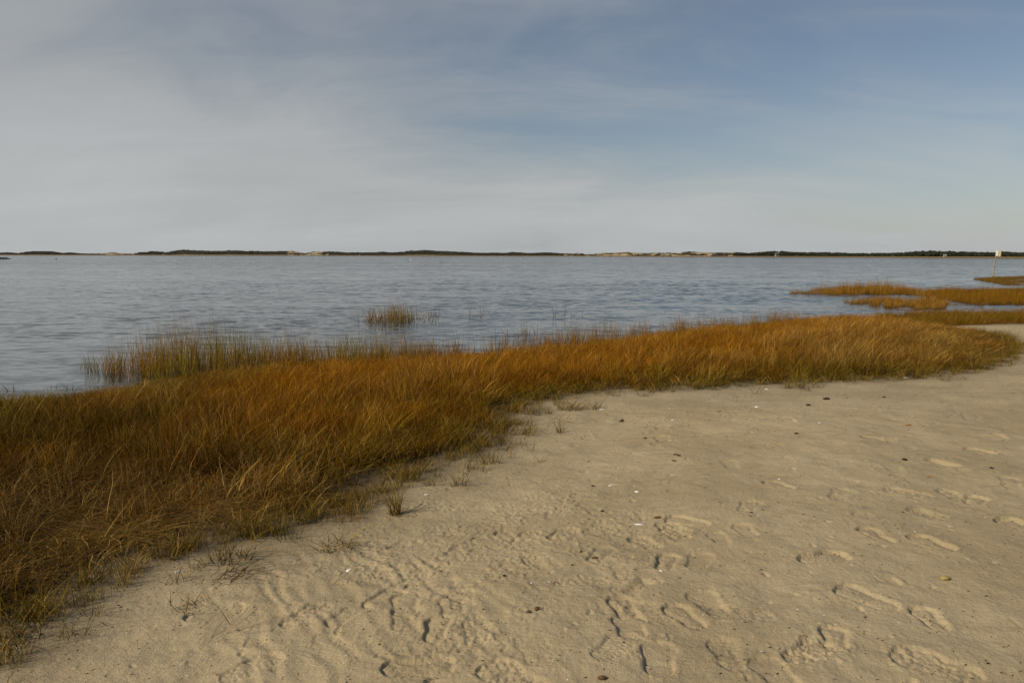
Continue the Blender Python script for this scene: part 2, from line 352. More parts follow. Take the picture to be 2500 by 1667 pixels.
# ------------------------------------------------------------------ water
def mat_water():
    mt, nd, ln, out = new_mat('water'); m, mix, sm = mk_math(nd, ln)
    geo = nd('ShaderNodeNewGeometry'); pos = geo.outputs['Position']
    def nz(scale, sc, rot, det=3, loc=(0, 0, 0)):
        mp = nd('ShaderNodeMapping'); ln(pos, mp.inputs[0]); mp.inputs[3].default_value = sc; mp.inputs[2].default_value = (0, 0, R(rot)); mp.inputs[1].default_value = loc
        n = nd('ShaderNodeTexNoise'); ln(mp.outputs[0], n.inputs[0]); n.inputs['Scale'].default_value = scale; n.inputs['Detail'].default_value = det
        n.inputs['Roughness'].default_value = .6
        return n
    a = nz(5.5, (.55, 1.3, 1), 8, 4); b = nz(1.1, (.5, 1.5, 1), -6, 3); patch = nz(.035, (.22, 1.0, 1), 3, 4).outputs[0]
    band = nz(.012, (.12, 1.6, 1), 0, 3).outputs[0]
    def vec(n, k):
        v = nd('ShaderNodeVectorMath', operation='SUBTRACT'); ln(n.outputs['Color'], v.inputs[0]); v.inputs[1].default_value = (.5, .5, .5)
        w = nd('ShaderNodeVectorMath', operation='MULTIPLY'); ln(v.outputs[0], w.inputs[0]); w.inputs[1].default_value = (k * .7, k, 0)
        return w.outputs[0]
    s1 = nd('ShaderNodeVectorMath', operation='ADD'); ln(vec(a, 1.0), s1.inputs[0]); ln(vec(b, .7), s1.inputs[1])
    spp = nd('ShaderNodeSeparateXYZ'); ln(pos, spp.inputs[0]); amp = m('ADD', .55, m('MULTIPLY', sm(patch, .35, .62), .6)); amp = m('MULTIPLY', amp, m('ADD', .75, m('MULTIPLY', sm(spp.outputs[1], 20, 200), 2.2))); amp = m('MULTIPLY', amp, m('ADD', .45, m('MULTIPLY', sm(band, .36, .5), .55)))
    s2 = nd('ShaderNodeVectorMath', operation='SCALE'); ln(s1.outputs[0], s2.inputs[0]); ln(amp, s2.inputs['Scale'])
    s3 = nd('ShaderNodeVectorMath', operation='ADD'); ln(s2.outputs[0], s3.inputs[0]); ln(geo.outputs['Normal'], s3.inputs[1])
    s4 = nd('ShaderNodeVectorMath', operation='NORMALIZE'); ln(s3.outputs[0], s4.inputs[0])
    bs = nd('ShaderNodeBsdfPrincipled')
    ln(mix(sm(patch, .3, .7), (.045, .052, .050), (.030, .038, .042)), bs.inputs['Base Color'])
    bs.inputs['Roughness'].default_value = .09; bs.inputs['IOR'].default_value = 1.333
    ln(s4.outputs[0], bs.inputs['Normal']); ln(bs.outputs[0], out.inputs[0])
    return mt
def water_mesh():
    th = np.deg2rad(np.concatenate([np.linspace(-90, -42, 30)[:-1], np.linspace(-42, 42, 560)[:-1], np.linspace(42, 90, 30)]))
    r = np.concatenate([np.geomspace(7, 60, 600), np.geomspace(60, 260, 120)[1:], np.geomspace(260, 5000, 30)[1:]])
    T, Rr = np.meshgrid(th, r); x = (Rr * np.sin(T)).ravel(); y = (Rr * np.cos(T)).ravel()
    p = np.stack([x, y], 1); ds = pdist(p, shore, False)
    wr = np.random.default_rng(5); z = np.zeros(len(x)); xx = x + .3 * pn(x * .7, y * .7, 71); yy = y + .3 * pn(x * .6, y * .6, 72)
    for k in range(26):
        lam = 10 ** wr.uniform(math.log10(.20), math.log10(1.1)); a = R(wr.normal(82, 26)); ph = wr.uniform(0, 6.28)
        amp = .0021 * lam ** .7
        w = 2 * np.pi * (xx * math.cos(a) + yy * math.sin(a)) / lam + ph
        sv = np.sin(w); keep = sstep(lam / (np.hypot(x, y) * .0042), 2.0, 4.0)
        z += amp * (sv + .3 * (sv * sv - .5) * 2) * keep
    z *= (0.65 + .8 * sstep(pn(x * .12, y * .3, 75), -.3, .4)) * (0.10 + .90 * sstep(ds, 0.5, 11)) * (1 - sstep(np.hypot(x, y), 150, 260))
    z += 0.014 * (np.maximum(pn(x * 1.4, y * 3.6, 77) - .30, 0) * 2.2 + np.maximum(pn(x * 2.6, y * 6, 78) - .32, 0)) * sstep(ds, .5, 6) * (1 - sstep(np.hypot(x, y), 90, 180))
    nr, nt = len(r), len(th); i = np.arange(nr - 1)[:, None] * nt + np.arange(nt - 1)[None]
    f = np.stack([i, i + nt, i + nt + 1, i + 1], -1).reshape(-1, 4)
    v = np.stack([x, y, z], 1)
    il = inpoly(p, land) & (ds > 1.2)
    f = f[~il[f].all(1)]
    return v, f
wv_, wf_ = water_mesh()
w_me = mesh_np('water', wv_, wf_, mat_water())
if w_me.polygons[50].normal.z < 0: w_me.flip_normals()
tag(link('bay_water', w_me), 'wide calm grey-blue bay rippled by the wind', kind='structure')

# ------------------------------------------------------------------ far shore
sil = []
for zx, zy in [(-400,150),(0,152),(50,148),(120,155),(140,150),(200,141),(330,144),(400,153),(440,150),(540,158),(640,158),(720,150),(760,156),(860,158),(890,148),(940,148),(960,141),(1040,146),(1060,152),(1100,142),(1180,131),(1300,138),(1380,140),(1480,135),(1560,140),(1700,142),(1870,138),(1920,150),(1950,155)]:
    sil.append((zx / 2.613, 560 + zy / 2.613))
for zx, zy in [(200,150),(260,137),(380,135),(480,138),(560,145),(700,145),(850,148),(920,140),(1000,146),(1100,140),(1180,127),(1350,126),(1480,132),(1650,140),(1850,150),(1950,150)]:
    sil.append((700 + zx / 3.92, 580 + zy / 3.92))
for zx, zy in [(0,148),(140,152),(200,144),(280,148),(330,155),(420,150),(500,146),(600,150),(720,158),(860,152),(890,165),(980,160),(1050,152),(1140,150),(1240,145),(1300,140),(1380,152),(1500,155),(1560,150),(1640,150),(1680,150),(1740,142),(1780,152),(1860,140),(1920,138),(2000,143),(2100,150)]:
    sil.append((1200 + zx / 3.92, 580 + zy / 3.92))
for zx, zy in [(0,120),(100,118),(180,113),(240,120),(350,110),(430,102),(530,105),(620,112),(860,112),(1000,118),(1140,120),(1260,118),(1400,115),(1480,108),(1560,103),(1640,99),(1740,105),(1780,100),(1840,108),(1900,105),(1960,110),(2130,113),(2200,105),(2240,108),(2290,115),(2352,112),(2900,108)]:
    sil.append((1750 + zx / 3.136, 580 + zy / 3.136))
sil = np.array(sil)
def shoreD(px): return np.interp(px, [-400, 0, 1250, 1800, 2500, 2900], [1800, 1700, 1400, 1100, 760, 680])
def crestH(px):           # height in metres at the crest, which stands 12 % behind the waterline
    D = shoreD(px) * 1.12; yy = np.interp(px, sil[:, 0], sil[:, 1]) - 1.4
    d = ray(px, yy); return CZ + d[:, 2] / np.hypot(d[:, 0], d[:, 1]) * D
def bearing(px):
    d = ray(px, np.full(len(px), 625.)); return np.arctan2(d[:, 0], d[:, 1])
def dune_amt(px):
    a = np.zeros_like(px)
    for x0, x1, k in [(1425, 1790, 1.), (744, 784, 1.), (700, 744, .8), (245, 332, .8), (1362, 1420, .6)]:
        a = np.maximum(a, k * sstep(px, x0 - 8, x0 + 8) * (1 - sstep(px, x1 - 8, x1 + 10)))
    return a
def far_shore():
    px = np.linspace(-380, 2880, 1600); ts = np.array([-.02, 0, .004, .01, .02, .035, .05, .07, .09, .105, .12, .14, .18, .3])
    th = bearing(px); D = shoreD(px); H = np.maximum(crestH(px), .8); du = dune_amt(px)
    wood = px > 1800
    v = []; dn_ = []
    for t in ts:
        r = D * (1 + t); x = r * np.sin(th); y = r * np.cos(th)
        prof = np.interp(t, [-.02, 0, .01, .02, .12, .14, .3], [-1.2, 0, .16, .17, .95, .85, .2])
        hh = H * np.where(wood, prof * .35, prof)
        if t > .015 and t < .14: hh = hh * (1 + .35 * fbm(x * .02, y * .02, 3, 81) * (1 - abs(prof - .5)))
        z = np.maximum(hh, -1.2) if t < 0 else np.maximum(hh, .0)
        if t == .004: z = np.full_like(z, .8)
        if .004 < t <= .012: z = np.maximum(z, 1.3)
        v.append(np.stack([x, y, z], 1))
        veg = sstep(np.full_like(px, t), .008, .014)
        n = fbm(x * .045, y * .03, 3, 85)
        dn_.append(np.where(t <= .012, 1.0, np.where(du > .3, sstep(n, .22, .02) * du, 0.0) ))
    v = np.array(v); nt, nx = v.shape[:2]; i = np.arange(nt - 1)[:, None] * nx + np.arange(nx - 1)[None]
    f = np.stack([i, i + 1, i + nx + 1, i + nx], -1).reshape(-1, 4)
    return v.reshape(-1, 3), f, np.array(dn_).ravel(), px, th, D, H, du
def mat_shore():
    mt, nd, ln, out = new_mat('far_shore'); m, mix, sm = mk_math(nd, ln)
    geo = nd('ShaderNodeNewGeometry'); n = nd('ShaderNodeTexNoise'); ln(geo.outputs['Position'], n.inputs[0]); n.inputs['Scale'].default_value = .08; n.inputs['Detail'].default_value = 6
    at = nd('ShaderNodeAttribute', attribute_name='dune')
    sp = nd('ShaderNodeSeparateXYZ'); ln(geo.outputs['Position'], sp.inputs[0])
    scrub = mix(sm(n.outputs[0], .4, .6), (.030, .030, .020), (.055, .048, .028))
    sandc = mix(sm(n.outputs[0], .35, .6), (.30, .22, .11), (.46, .38, .24))
    beach = mix(sm(sp.outputs[2], .5, 1.2), (.15, .10, .045), (.30, .21, .10))
    c = mix(m('MULTIPLY', at.outputs['Fac'], 1.0, clamp=True), scrub, mix(sm(sp.outputs[2], .9, 2.2), beach, sandc))
    bs = nd('ShaderNodeBsdfPrincipled'); ln(c, bs.inputs['Base Color']); bs.inputs['Roughness'].default_value = .9; bs.inputs['Specular IOR Level'].default_value = .1
    ln(bs.outputs[0], out.inputs[0]); return mt
fv, ff_, fd, fpx, fth, fD, fH, fdu = far_shore()
fs_me = mesh_np('far_shore', fv, ff_, mat_shore(), True, {'dune': fd})
tag(link('far_shore', fs_me), 'low far shore with dunes, beach strip and scrub-covered hills along the horizon', kind='structure')

def ico(sub=1):
    import bmesh
    bm = bmesh.new(); bmesh.ops.create_icosphere(bm, subdivisions=sub, radius=1); bm.verts.ensure_lookup_table()
    v = np.array([q.co[:] for q in bm.verts]); f = np.array([[w.index for w in q.verts] for q in bm.faces]); bm.free(); return v, f
def simple_mat(name, c1, c2, scale=.3, rough=.85, detail=4, spec=.2, lo=.35, hi=.65, bump=0):
    mt, nd, ln, out = new_mat(name); m, mix, sm = mk_math(nd, ln)
    geo = nd('ShaderNodeNewGeometry'); n = nd('ShaderNodeTexNoise'); ln(geo.outputs['Position'], n.inputs[0]); n.inputs['Scale'].default_value = scale; n.inputs['Detail'].default_value = detail
    bs = nd('ShaderNodeBsdfPrincipled'); ln(mix(sm(n.outputs[0], lo, hi), c1, c2), bs.inputs['Base Color'])
    bs.inputs['Roughness'].default_value = rough; bs.inputs['Specular IOR Level'].default_value = spec
    if bump:
        b = nd('ShaderNodeBump'); b.inputs['Distance'].default_value = bump; ln(n.outputs[0], b.inputs['Height']); ln(b.outputs[0], bs.inputs['Normal'])
    ln(bs.outputs[0], out.inputs[0]); return mt
M_SCRUB = simple_mat('scrub', (.022, .022, .018), (.040, .036, .022), .15)
M_PINE = simple_mat('pine', (.018, .022, .012), (.034, .038, .018), .2)
def clumps(pts, rads, mat, name):
    """crowns: each a ragged cluster of leaf-mass facets"""
    iv, if_ = ico(1); V = []; F = []; o = 0; rr = np.random.default_rng(21)
    for (p, s) in zip(pts, rads):
        q = iv * (1 + .38 * rr.uniform(-1, 1, (len(iv), 1))) * s
        q = q + p; V.append(q); F.append(if_ + o); o += len(iv)
    return mesh_np(name, np.concatenate(V), np.concatenate(F), mat, False)
def veg(x0, x1, n, tall, mat, name, wood=False, seed=1):
    rr = np.random.default_rng(seed); P = []; Sz = []
    px = rr.uniform(x0, x1, n); th = bearing(px); D = shoreD(px); H = np.maximum(crestH(px), .8); du = dune_amt(px)
    t = rr.uniform(.014, .118, n) if not wood else rr.uniform(.016, .12, n)
    r = D * (1 + t); x = r * np.sin(th); y = r * np.cos(th)
    k = fbm(x * .045, y * .03, 3, 85)
    for i in range(n):
        if du[i] > .3 and (k[i] < .12): continue
        prof = np.interp(t[i], [.014, .02, .12], [.10, .10, .86]); h = H[i] * prof * (.35 if wood else 1)
        top = H[i] * (1.0 if wood else np.interp(t[i], [.014, .12], [.35, 1.0]))
        if not wood:
            s = rr.uniform(.7, 1.6) * tall; zc = min(h + s * .5, max(top - s * .8, h * .8 + .2))
            P.append((x[i], y[i], zc)); Sz.append((s * rr.uniform(1.5, 3.5), s * 1.6, s))
        else:
            hh = H[i] * np.interp(t[i], [.016, .05, .12], [.60, .82, 1]) * rr.uniform(.86, 1.0)
            for j in range(4):
                s = rr.uniform(.6, 1.25) * tall
                P.append((x[i] + rr.normal(0, 1.6), y[i] + rr.normal(0, 1.6), hh - s - j * (hh - s) / 4.2)); Sz.append((s * 1.5, s * 1.5, s * .9))
    return clumps(np.array(P), np.array(Sz), mat, name)
tag(link('scrub_thicket', veg(-370, 1790, 5200, 1.0, M_SCRUB, 'scrub_thicket', seed=2)), 'dark scrub thicket covering the low hills of the far shore', 'scrub', kind='stuff')
tag(link('pine_wood', veg(1785, 2870, 2600, .85, M_PINE, 'pine_wood', True, 3)), 'dark far-off pine wood lining the far shore on the right', 'wood', kind='stuff')
exec_far = True

# ------------------------------------------------------------------ grass
def mat_grass(name, inst=True, green=0.0, straw=0.0):
    mt, nd, ln, out = new_mat(name); m, mix, sm = mk_math(nd, ln)
    br = nd('ShaderNodeAttribute', attribute_name='br').outputs['Fac']; bt = nd('ShaderNodeAttribute', attribute_name='bt').outputs['Fac']
    if inst:
        ti = nd('ShaderNodeAttribute', attribute_name='tint', attribute_type='INSTANCER'); sp = nd('ShaderNodeSeparateColor'); ln(ti.outputs['Color'], sp.inputs[0])
        tg, tp, tb = sp.outputs
    else:
        vv = nd('ShaderNodeCombineXYZ', i_0=green, i_1=straw, i_2=.5); s2 = nd('ShaderNodeSeparateXYZ'); ln(vv.outputs[0], s2.inputs[0]); tg, tp, tb = s2.outputs
    oc = mix(br, (.40, .160, .006), (.22, .078, .005))
    oc = mix(sm(m('FRACT', m('MULTIPLY', br, 7.3)), .55, .9), oc, (.34, .19, .010))
    gc = mix(br, (.095, .100, .008), (.21, .175, .014))
    c = mix(m('ADD', tg, m('MULTIPLY', m('SUBTRACT', m('FRACT', m('MULTIPLY', br, 13.7)), .5), .5), clamp=True), oc, gc)
    pale = mix(br, (.60, .41, .13), (.34, .18, .045))
    sel = m('FRACT', m('MULTIPLY', br, 29.1))
    c = mix(sm(m('SUBTRACT', m('MULTIPLY', tp, .8), sel), -.03, .03), c, pale)
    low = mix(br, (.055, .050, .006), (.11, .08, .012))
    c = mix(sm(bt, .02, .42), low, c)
    hs = nd('ShaderNodeHueSaturation'); ln(c, hs.inputs['Color']); ln(m('MULTIPLY', m('ADD', .28, m('MULTIPLY', tb, .92)), m('ADD', .45, m('MULTIPLY', m('POWER', m('FRACT', m('MULTIPLY', br, 41.7)), 1.6), 1.75))), hs.inputs['Value'])
    c = hs.outputs[0]
    df = nd('ShaderNodeBsdfPrincipled'); ln(c, df.inputs['Base Color']); df.inputs['Roughness'].default_value = .62; df.inputs['Specular IOR Level'].default_value = .08
    tr = nd('ShaderNodeBsdfTranslucent'); ln(c, tr.inputs[0]); mx = nd('ShaderNodeMixShader'); mx.inputs[0].default_value = .26
    ln(df.outputs[0], mx.inputs[1]); ln(tr.outputs[0], mx.inputs[2]); ln(mx.outputs[0], out.inputs[0]); return mt
M_G = mat_grass('marsh_grass')
M_TUFT = mat_grass('green_tuft', False, .75, .25)
M_STRAW = mat_grass('dry_straw', False, .2, 1.0)
def blades(n, rad, h0, h1, lean, curve, w, segs=4, seed=0, droop=0.0, wild=0.3, leandir=0.0, seedhead=0.0):
    rr = np.random.default_rng(seed)
    a = rr.uniform(0, 2 * np.pi, n); q = rad * np.sqrt(rr.uniform(0, 1, n)); bx = q * np.cos(a); by = q * np.sin(a)
    H = rr.uniform(h0, h1, n); la = leandir + rr.normal(0, 1.0, n) * (wild * 3); L0 = np.abs(rr.normal(lean, .12, n)); Cv = rr.normal(curve, .25 * curve + .08, n)
    face = rr.uniform(0, np.pi, n); wd = w * rr.uniform(.6, 1.3, n)
    t = np.linspace(0, 1, segs + 1)
    V = np.zeros((n, segs + 1, 2, 3)); pos = np.stack([bx, by, np.zeros(n) - .02], 1); ang = L0.copy()
    wob = rr.normal(0, .14, (n, segs + 1))
    side = np.stack([np.cos(face), np.sin(face), np.zeros(n)], 1)
    for k in range(segs + 1):
        ww = wd * (1 - .85 * t[k] ** 1.5) * .5
        V[:, k, 0] = pos - side * ww[:, None]; V[:, k, 1] = pos + side * ww[:, None]
        ang = ang + Cv / segs * (0.4 + 1.2 * t[k]) + wob[:, k] * .5 + droop * t[k] ** 2 / segs * 3
        dl = la + wob[:, k] * 1.2
        step = H / segs
        pos = pos + np.stack([np.sin(ang) * np.cos(dl), np.sin(ang) * np.sin(dl), np.cos(ang)], 1) * step[:, None]
    idx = np.arange(n)[:, None] * (2 * (segs + 1)) + np.arange(segs)[None] * 2
    F = np.stack([idx, idx + 1, idx + 3, idx + 2], -1).reshape(-1, 4)
    br = np.repeat(rr.uniform(0, 1, n), 2 * (segs + 1)); bt = np.tile(np.repeat(t, 2), n)
    v = V.reshape(-1, 3)
    if seedhead > 0:      # feathery panicles near the tips
        ex = []; ef = []; eb = []; et = []; o = len(v)
        for i in np.where(rr.uniform(0, 1, n) < seedhead)[0]:
            b0 = V[i, -2].mean(0); b1 = V[i, -1].mean(0)
            for j in range(7):
                c = b0 + (b1 - b0) * (j / 6.0); d = rr.normal(0, 1, 3); d[2] = abs(d[2]) + .6; d /= np.linalg.norm(d); L = .03 * (1 - j / 10)
                s = np.cross(d, [0, 0, 1.]) * .0022
                ex += [c - s, c + s, c + d * L + s * .6, c + d * L - s * .6]; ef.append([o, o + 1, o + 2, o + 3]); o += 4; eb += [.97] * 4; et += [1] * 4
        if ex: v = np.concatenate([v, np.array(ex)]); F = np.concatenate([F, np.array(ef)]); br = np.concatenate([br, eb]); bt = np.concatenate([bt, et])
    return v, F, br, bt
VAR = []
gcol = bpy.data.collections.new('grass_sources')
def variant(*a, **k):
    mat = k.pop('mat', M_G)
    v, F, br, bt = blades(*a, **k)
    o = bpy.data.objects.new('blades_%02d' % len(VAR), mesh_np('blades', v, F, mat, False, {'br': br, 'bt': bt})); gcol.objects.link(o); VAR.append(o)
# 0-3 upright meadow, 4-6 bent meadow, 7-9 matted, 10-12 cordgrass, 13-15 pale long stalks, 16-17 short fringe
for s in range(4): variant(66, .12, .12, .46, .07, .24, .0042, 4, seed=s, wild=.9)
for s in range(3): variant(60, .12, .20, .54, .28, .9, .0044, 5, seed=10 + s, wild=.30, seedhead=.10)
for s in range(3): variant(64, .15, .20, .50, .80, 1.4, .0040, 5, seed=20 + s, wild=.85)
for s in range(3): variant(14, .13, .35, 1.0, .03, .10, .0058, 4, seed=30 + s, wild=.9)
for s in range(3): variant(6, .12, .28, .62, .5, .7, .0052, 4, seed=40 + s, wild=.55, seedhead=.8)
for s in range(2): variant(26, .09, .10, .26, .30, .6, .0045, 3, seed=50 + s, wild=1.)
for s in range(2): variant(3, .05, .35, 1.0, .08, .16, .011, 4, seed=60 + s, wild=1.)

for s in range(2): variant(9, .16, .18, .42, 1.42, .16, .0060, 4, seed=70 + s, wild=2.5)

def scatter_group():
    ng = bpy.data.node_groups.new('grass_scatter', 'GeometryNodeTree')
    ng.interface.new_socket('Geometry', in_out='INPUT', socket_type='NodeSocketGeometry'); ng.interface.new_socket('Geometry', in_out='OUTPUT', socket_type='NodeSocketGeometry')
    N = ng.nodes; L = ng.links; gi = N.new('NodeGroupInput'); go = N.new('NodeGroupOutput')
    ci = N.new('GeometryNodeCollectionInfo'); ci.inputs[0].default_value = gcol; ci.inputs['Separate Children'].default_value = True; ci.inputs['Reset Children'].default_value = True
    ip = N.new('GeometryNodeInstanceOnPoints'); ip.inputs['Pick Instance'].default_value = True
    mp = N.new('GeometryNodeMeshToPoints')
    def na(name, ty):
        n = N.new('GeometryNodeInputNamedAttribute'); n.data_type = ty; n.inputs[0].default_value = name; return n.outputs[0]
    er = N.new('FunctionNodeEulerToRotation')
    L.new(gi.outputs[0], mp.inputs[0]); L.new(mp.outputs[0], ip.inputs['Points']); L.new(ci.outputs[0], ip.inputs['Instance'])
    L.new(na('idx', 'INT'), ip.inputs['Instance Index']); L.new(na('rot', 'FLOAT_VECTOR'), er.inputs[0]); L.new(er.outputs[0], ip.inputs['Rotation'])
    L.new(na('scl', 'FLOAT_VECTOR'), ip.inputs['Scale']); L.new(ip.outputs[0], go.inputs[0])
    return ng
NG = scatter_group()
def scatter(name, label, cat, pts, idx, rot, scl, tint):
    me = bpy.data.meshes.new(name); n = len(pts)
    me.vertices.add(n); me.vertices.foreach_set('co', np.asarray(pts, np.float32).ravel())
    a = me.attributes.new('idx', 'INT', 'POINT'); a.data.foreach_set('value', np.asarray(idx, np.int32))
    for nm, arr in (('rot', rot), ('scl', scl)):
        a = me.attributes.new(nm, 'FLOAT_VECTOR', 'POINT'); a.data.foreach_set('vector', np.asarray(arr, np.float32).ravel())
    a = me.attributes.new('tint', 'FLOAT_COLOR', 'POINT'); a.data.foreach_set('color', np.concatenate([tint, np.ones((n, 1))], 1).astype(np.float32).ravel())
    o = link(name, me); md = o.modifiers.new('scatter', 'NODES'); md.node_group = NG
    me.materials.append(M_G)
    return tag(o, label, cat, kind='stuff')
def sample_poly(poly, dens, rr, lim=None):
    lo = poly.min(0); hi = poly.max(0)
    if lim: lo = np.maximum(lo, lim[0]); hi = np.minimum(hi, lim[1])
    n = int((hi - lo).prod() * dens); p = lo + rr.uniform(0, 1, (n, 2)) * (hi - lo)
    return p[inpoly(p, poly)]
def to_px(p, z=0.0):
    d = np.stack([p[:, 0], p[:, 1], np.full(len(p), 0.) + z - CZ], 1); w = d @ fw
    return 1250 + FPX * (d @ rt) / w, 833.5 - FPX * (d @ up) / w

# main meadow
rr = np.random.default_rng(99)
P = np.array([-14, 1.5]) + rr.uniform(0, 1, (int(40 * 30.5 * 112), 2)) * np.array([40, 30.5])
P = P[(np.abs(P[:, 0]) < P[:, 1] * .78 + 1.6)]
dist = np.hypot(P[:, 0], P[:, 1])
P = P[inpoly(P, land)]; P = P[inpoly(P, meadow) | (rr.uniform(0, 1, len(P)) < .5)]
dist = np.hypot(P[:, 0], P[:, 1])
dn = pdist(P, near, False) * np.where(inpoly(P, meadow), 1, -1); ok = dn > -1.0; P = P[ok]; dn = dn[ok]; dist = dist[ok]; ds = pdist(P, shore, False)
dn = dn + .50 * pn(P[:, 0] * 1.5, P[:, 1] * 1.7, 8) + .16 * pn(P[:, 0] * 5, P[:, 1] * 5, 9)
keep = rr.uniform(0, 1, len(P)) < np.clip(1.15 - dist / 42, .4, 1) * np.clip(.10 + dn / .55, .22 * np.exp(np.minimum(dn, 0) / .36), 1) * (.35 + .65 * sstep(pn(P[:, 0] * 2.6, P[:, 1] * 2.6, 7), -.5, .0))
keep &= (dn > .25) | (pn(P[:, 0] * 4.5, P[:, 1] * 4.5, 9) > -.05)
dn = np.maximum(dn, 0); P = P[keep]; dn = dn[keep]; ds = ds[keep]; n = len(P); qx, qy = to_px(P, .05); dist_ = np.hypot(P[:, 0], P[:, 1])
print('meadow clumps', n)
n1 = fbm(P[:, 0] * .55, P[:, 1] * .55, 3, 101); n2 = fbm(P[:, 0] * 1.6, P[:, 1] * 1.6, 3, 105); n3 = fbm(P[:, 0] * .9, P[:, 1] * .9, 2, 109)
mat_c = np.zeros(n)
for cx, cy, sx, sy in [(250, 1260, 1.1, .55), (60, 1330, .7, .5), (480, 1180, .7, .5), (80, 1180, .8, .5)]:
    mat_c += blob(P[:, 0], P[:, 1], cx, cy, sx, sy)
mat_c = np.clip(mat_c * 1.1 + n2 * .5, 0, 1)
u = rr.uniform(0, 1, n)
idx = rr.integers(0, 4, n)
idx = np.where(u < .26 + .3 * n1, rr.integers(4, 7, n), idx)
idx = np.where(rr.uniform(0, 1, n) < mat_c * .85 + .02, rr.integers(7, 10, n), idx)
idx = np.where(rr.uniform(0, 1, n) < .17 * (1 + n3 * 2), rr.integers(13, 16, n), idx)
edge = (dn < .30) & (rr.uniform(0, 1, n) < .55); idx = np.where(edge, rr.integers(16, 18, n), idx)
fr = dn <= 0; idx = np.where(fr, np.array([16, 17, 20, 21, 17, 4, 13])[rr.integers(0, 7, n)], idx)
idx = np.where(~fr & (dn < .9) & (rr.uniform(0, 1, n) < .10), rr.integers(20, 22, n), idx)
rz = -.35 + rr.normal(0, 1.0, n); rz = np.where(idx >= 16, rr.uniform(0, 6.28, n), rz); rz = np.where((idx >= 7) & (idx < 10), rr.normal(-.2, 1.0, n), rz)
hgt = (.74 + .28 * n1 + .28 * n2 + .30 * pn(P[:, 0] * 4.2, P[:, 1] * 4.2, 121)) * (.55 + .45 * sstep(ds, 0.0, 1.8)) * (.55 + .45 * sstep(dn, 0, 1.0))
short = sstep(qx, 700, 250) * sstep(ds, 2.2, .4); hgt = hgt * (1 - .5 * short)
hgt = hgt * (1 - .48 * sstep(qx, 2050, 2400))
hgt = np.clip(hgt, .25, 1.3) * rr.uniform(.85, 1.12, n); hgt = np.where((idx >= 7) & (idx < 10), hgt * .95, hgt)
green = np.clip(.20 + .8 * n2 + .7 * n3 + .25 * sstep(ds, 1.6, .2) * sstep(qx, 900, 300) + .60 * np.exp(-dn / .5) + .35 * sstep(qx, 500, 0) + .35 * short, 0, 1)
orange = np.exp(-((ds - 2.2) / 1.8) ** 2) * sstep(qx, 350, 800); green = np.clip(green - .45 * orange - .45 * mat_c - .12 * sstep(qy, 1000, 1200), 0, 1)
tanp = np.clip(.16 + .6 * ((idx >= 13) & (idx < 16)) + .35 * (idx >= 20) + .35 * n1 + .35 * sstep(qx, 1500, 2300) * sstep(dn, .3, 1.2) * sstep(ds, .5, 2) + .60 * mat_c - .15 * orange, 0.02, 1)
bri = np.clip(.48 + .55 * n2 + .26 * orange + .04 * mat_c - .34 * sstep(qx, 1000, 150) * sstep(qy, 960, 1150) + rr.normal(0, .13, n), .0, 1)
pz = ground_z(P[:, 0], P[:, 1])
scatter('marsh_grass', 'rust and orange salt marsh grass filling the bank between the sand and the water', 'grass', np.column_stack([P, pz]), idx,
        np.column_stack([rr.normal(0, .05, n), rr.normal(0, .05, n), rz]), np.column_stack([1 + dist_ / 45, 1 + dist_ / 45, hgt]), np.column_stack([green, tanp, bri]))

seg = np.linalg.norm(np.diff(near, axis=0), axis=1); cum = np.concatenate([[0], np.cumsum(seg)]); rr2 = np.random.default_rng(44); ne = 1900
tt = rr2.uniform(0, cum[-1], ne); dd = rr2.exponential(.13, ne) - .12
ei = np.clip(np.searchsorted(cum, tt) - 1, 0, len(seg) - 1); fr_ = (tt - cum[ei]) / seg[ei]; dirv = (near[ei + 1] - near[ei]) / seg[ei][:, None]
ep = near[ei] + dirv * (fr_ * seg[ei])[:, None] + np.stack([dirv[:, 1], -dirv[:, 0]], 1) * dd[:, None]
ok = (pn(ep[:, 0] * 2.1, ep[:, 1] * 2.1, 131) > -.22) & (ep[:, 1] > 1) & (rr2.uniform(0, 1, ne) < 1 - .35 * sstep(to_px(ep)[0], 1300, 1700)); ep = ep[ok]; n_ = len(ep); epx = to_px(ep)[0]
scatter('grass_shoots', 'short green and yellow shoots straggling from the meadow edge onto the sand', 'grass', np.column_stack([ep, ground_z(ep[:, 0], ep[:, 1])]),
        np.array([16, 17, 16, 17, 20, 21, 16, 13])[rr2.integers(0, 8, n_)], np.column_stack([np.zeros(n_), np.zeros(n_), rr2.uniform(0, 6.28, n_)]),
        np.column_stack([rr2.uniform(.4, .9, n_)] * 2 + [rr2.uniform(.35, .95, n_)]), np.column_stack([rr2.uniform(.5, 1, n_), rr2.uniform(0, .5, n_), rr2.uniform(.3, .8, n_)]))

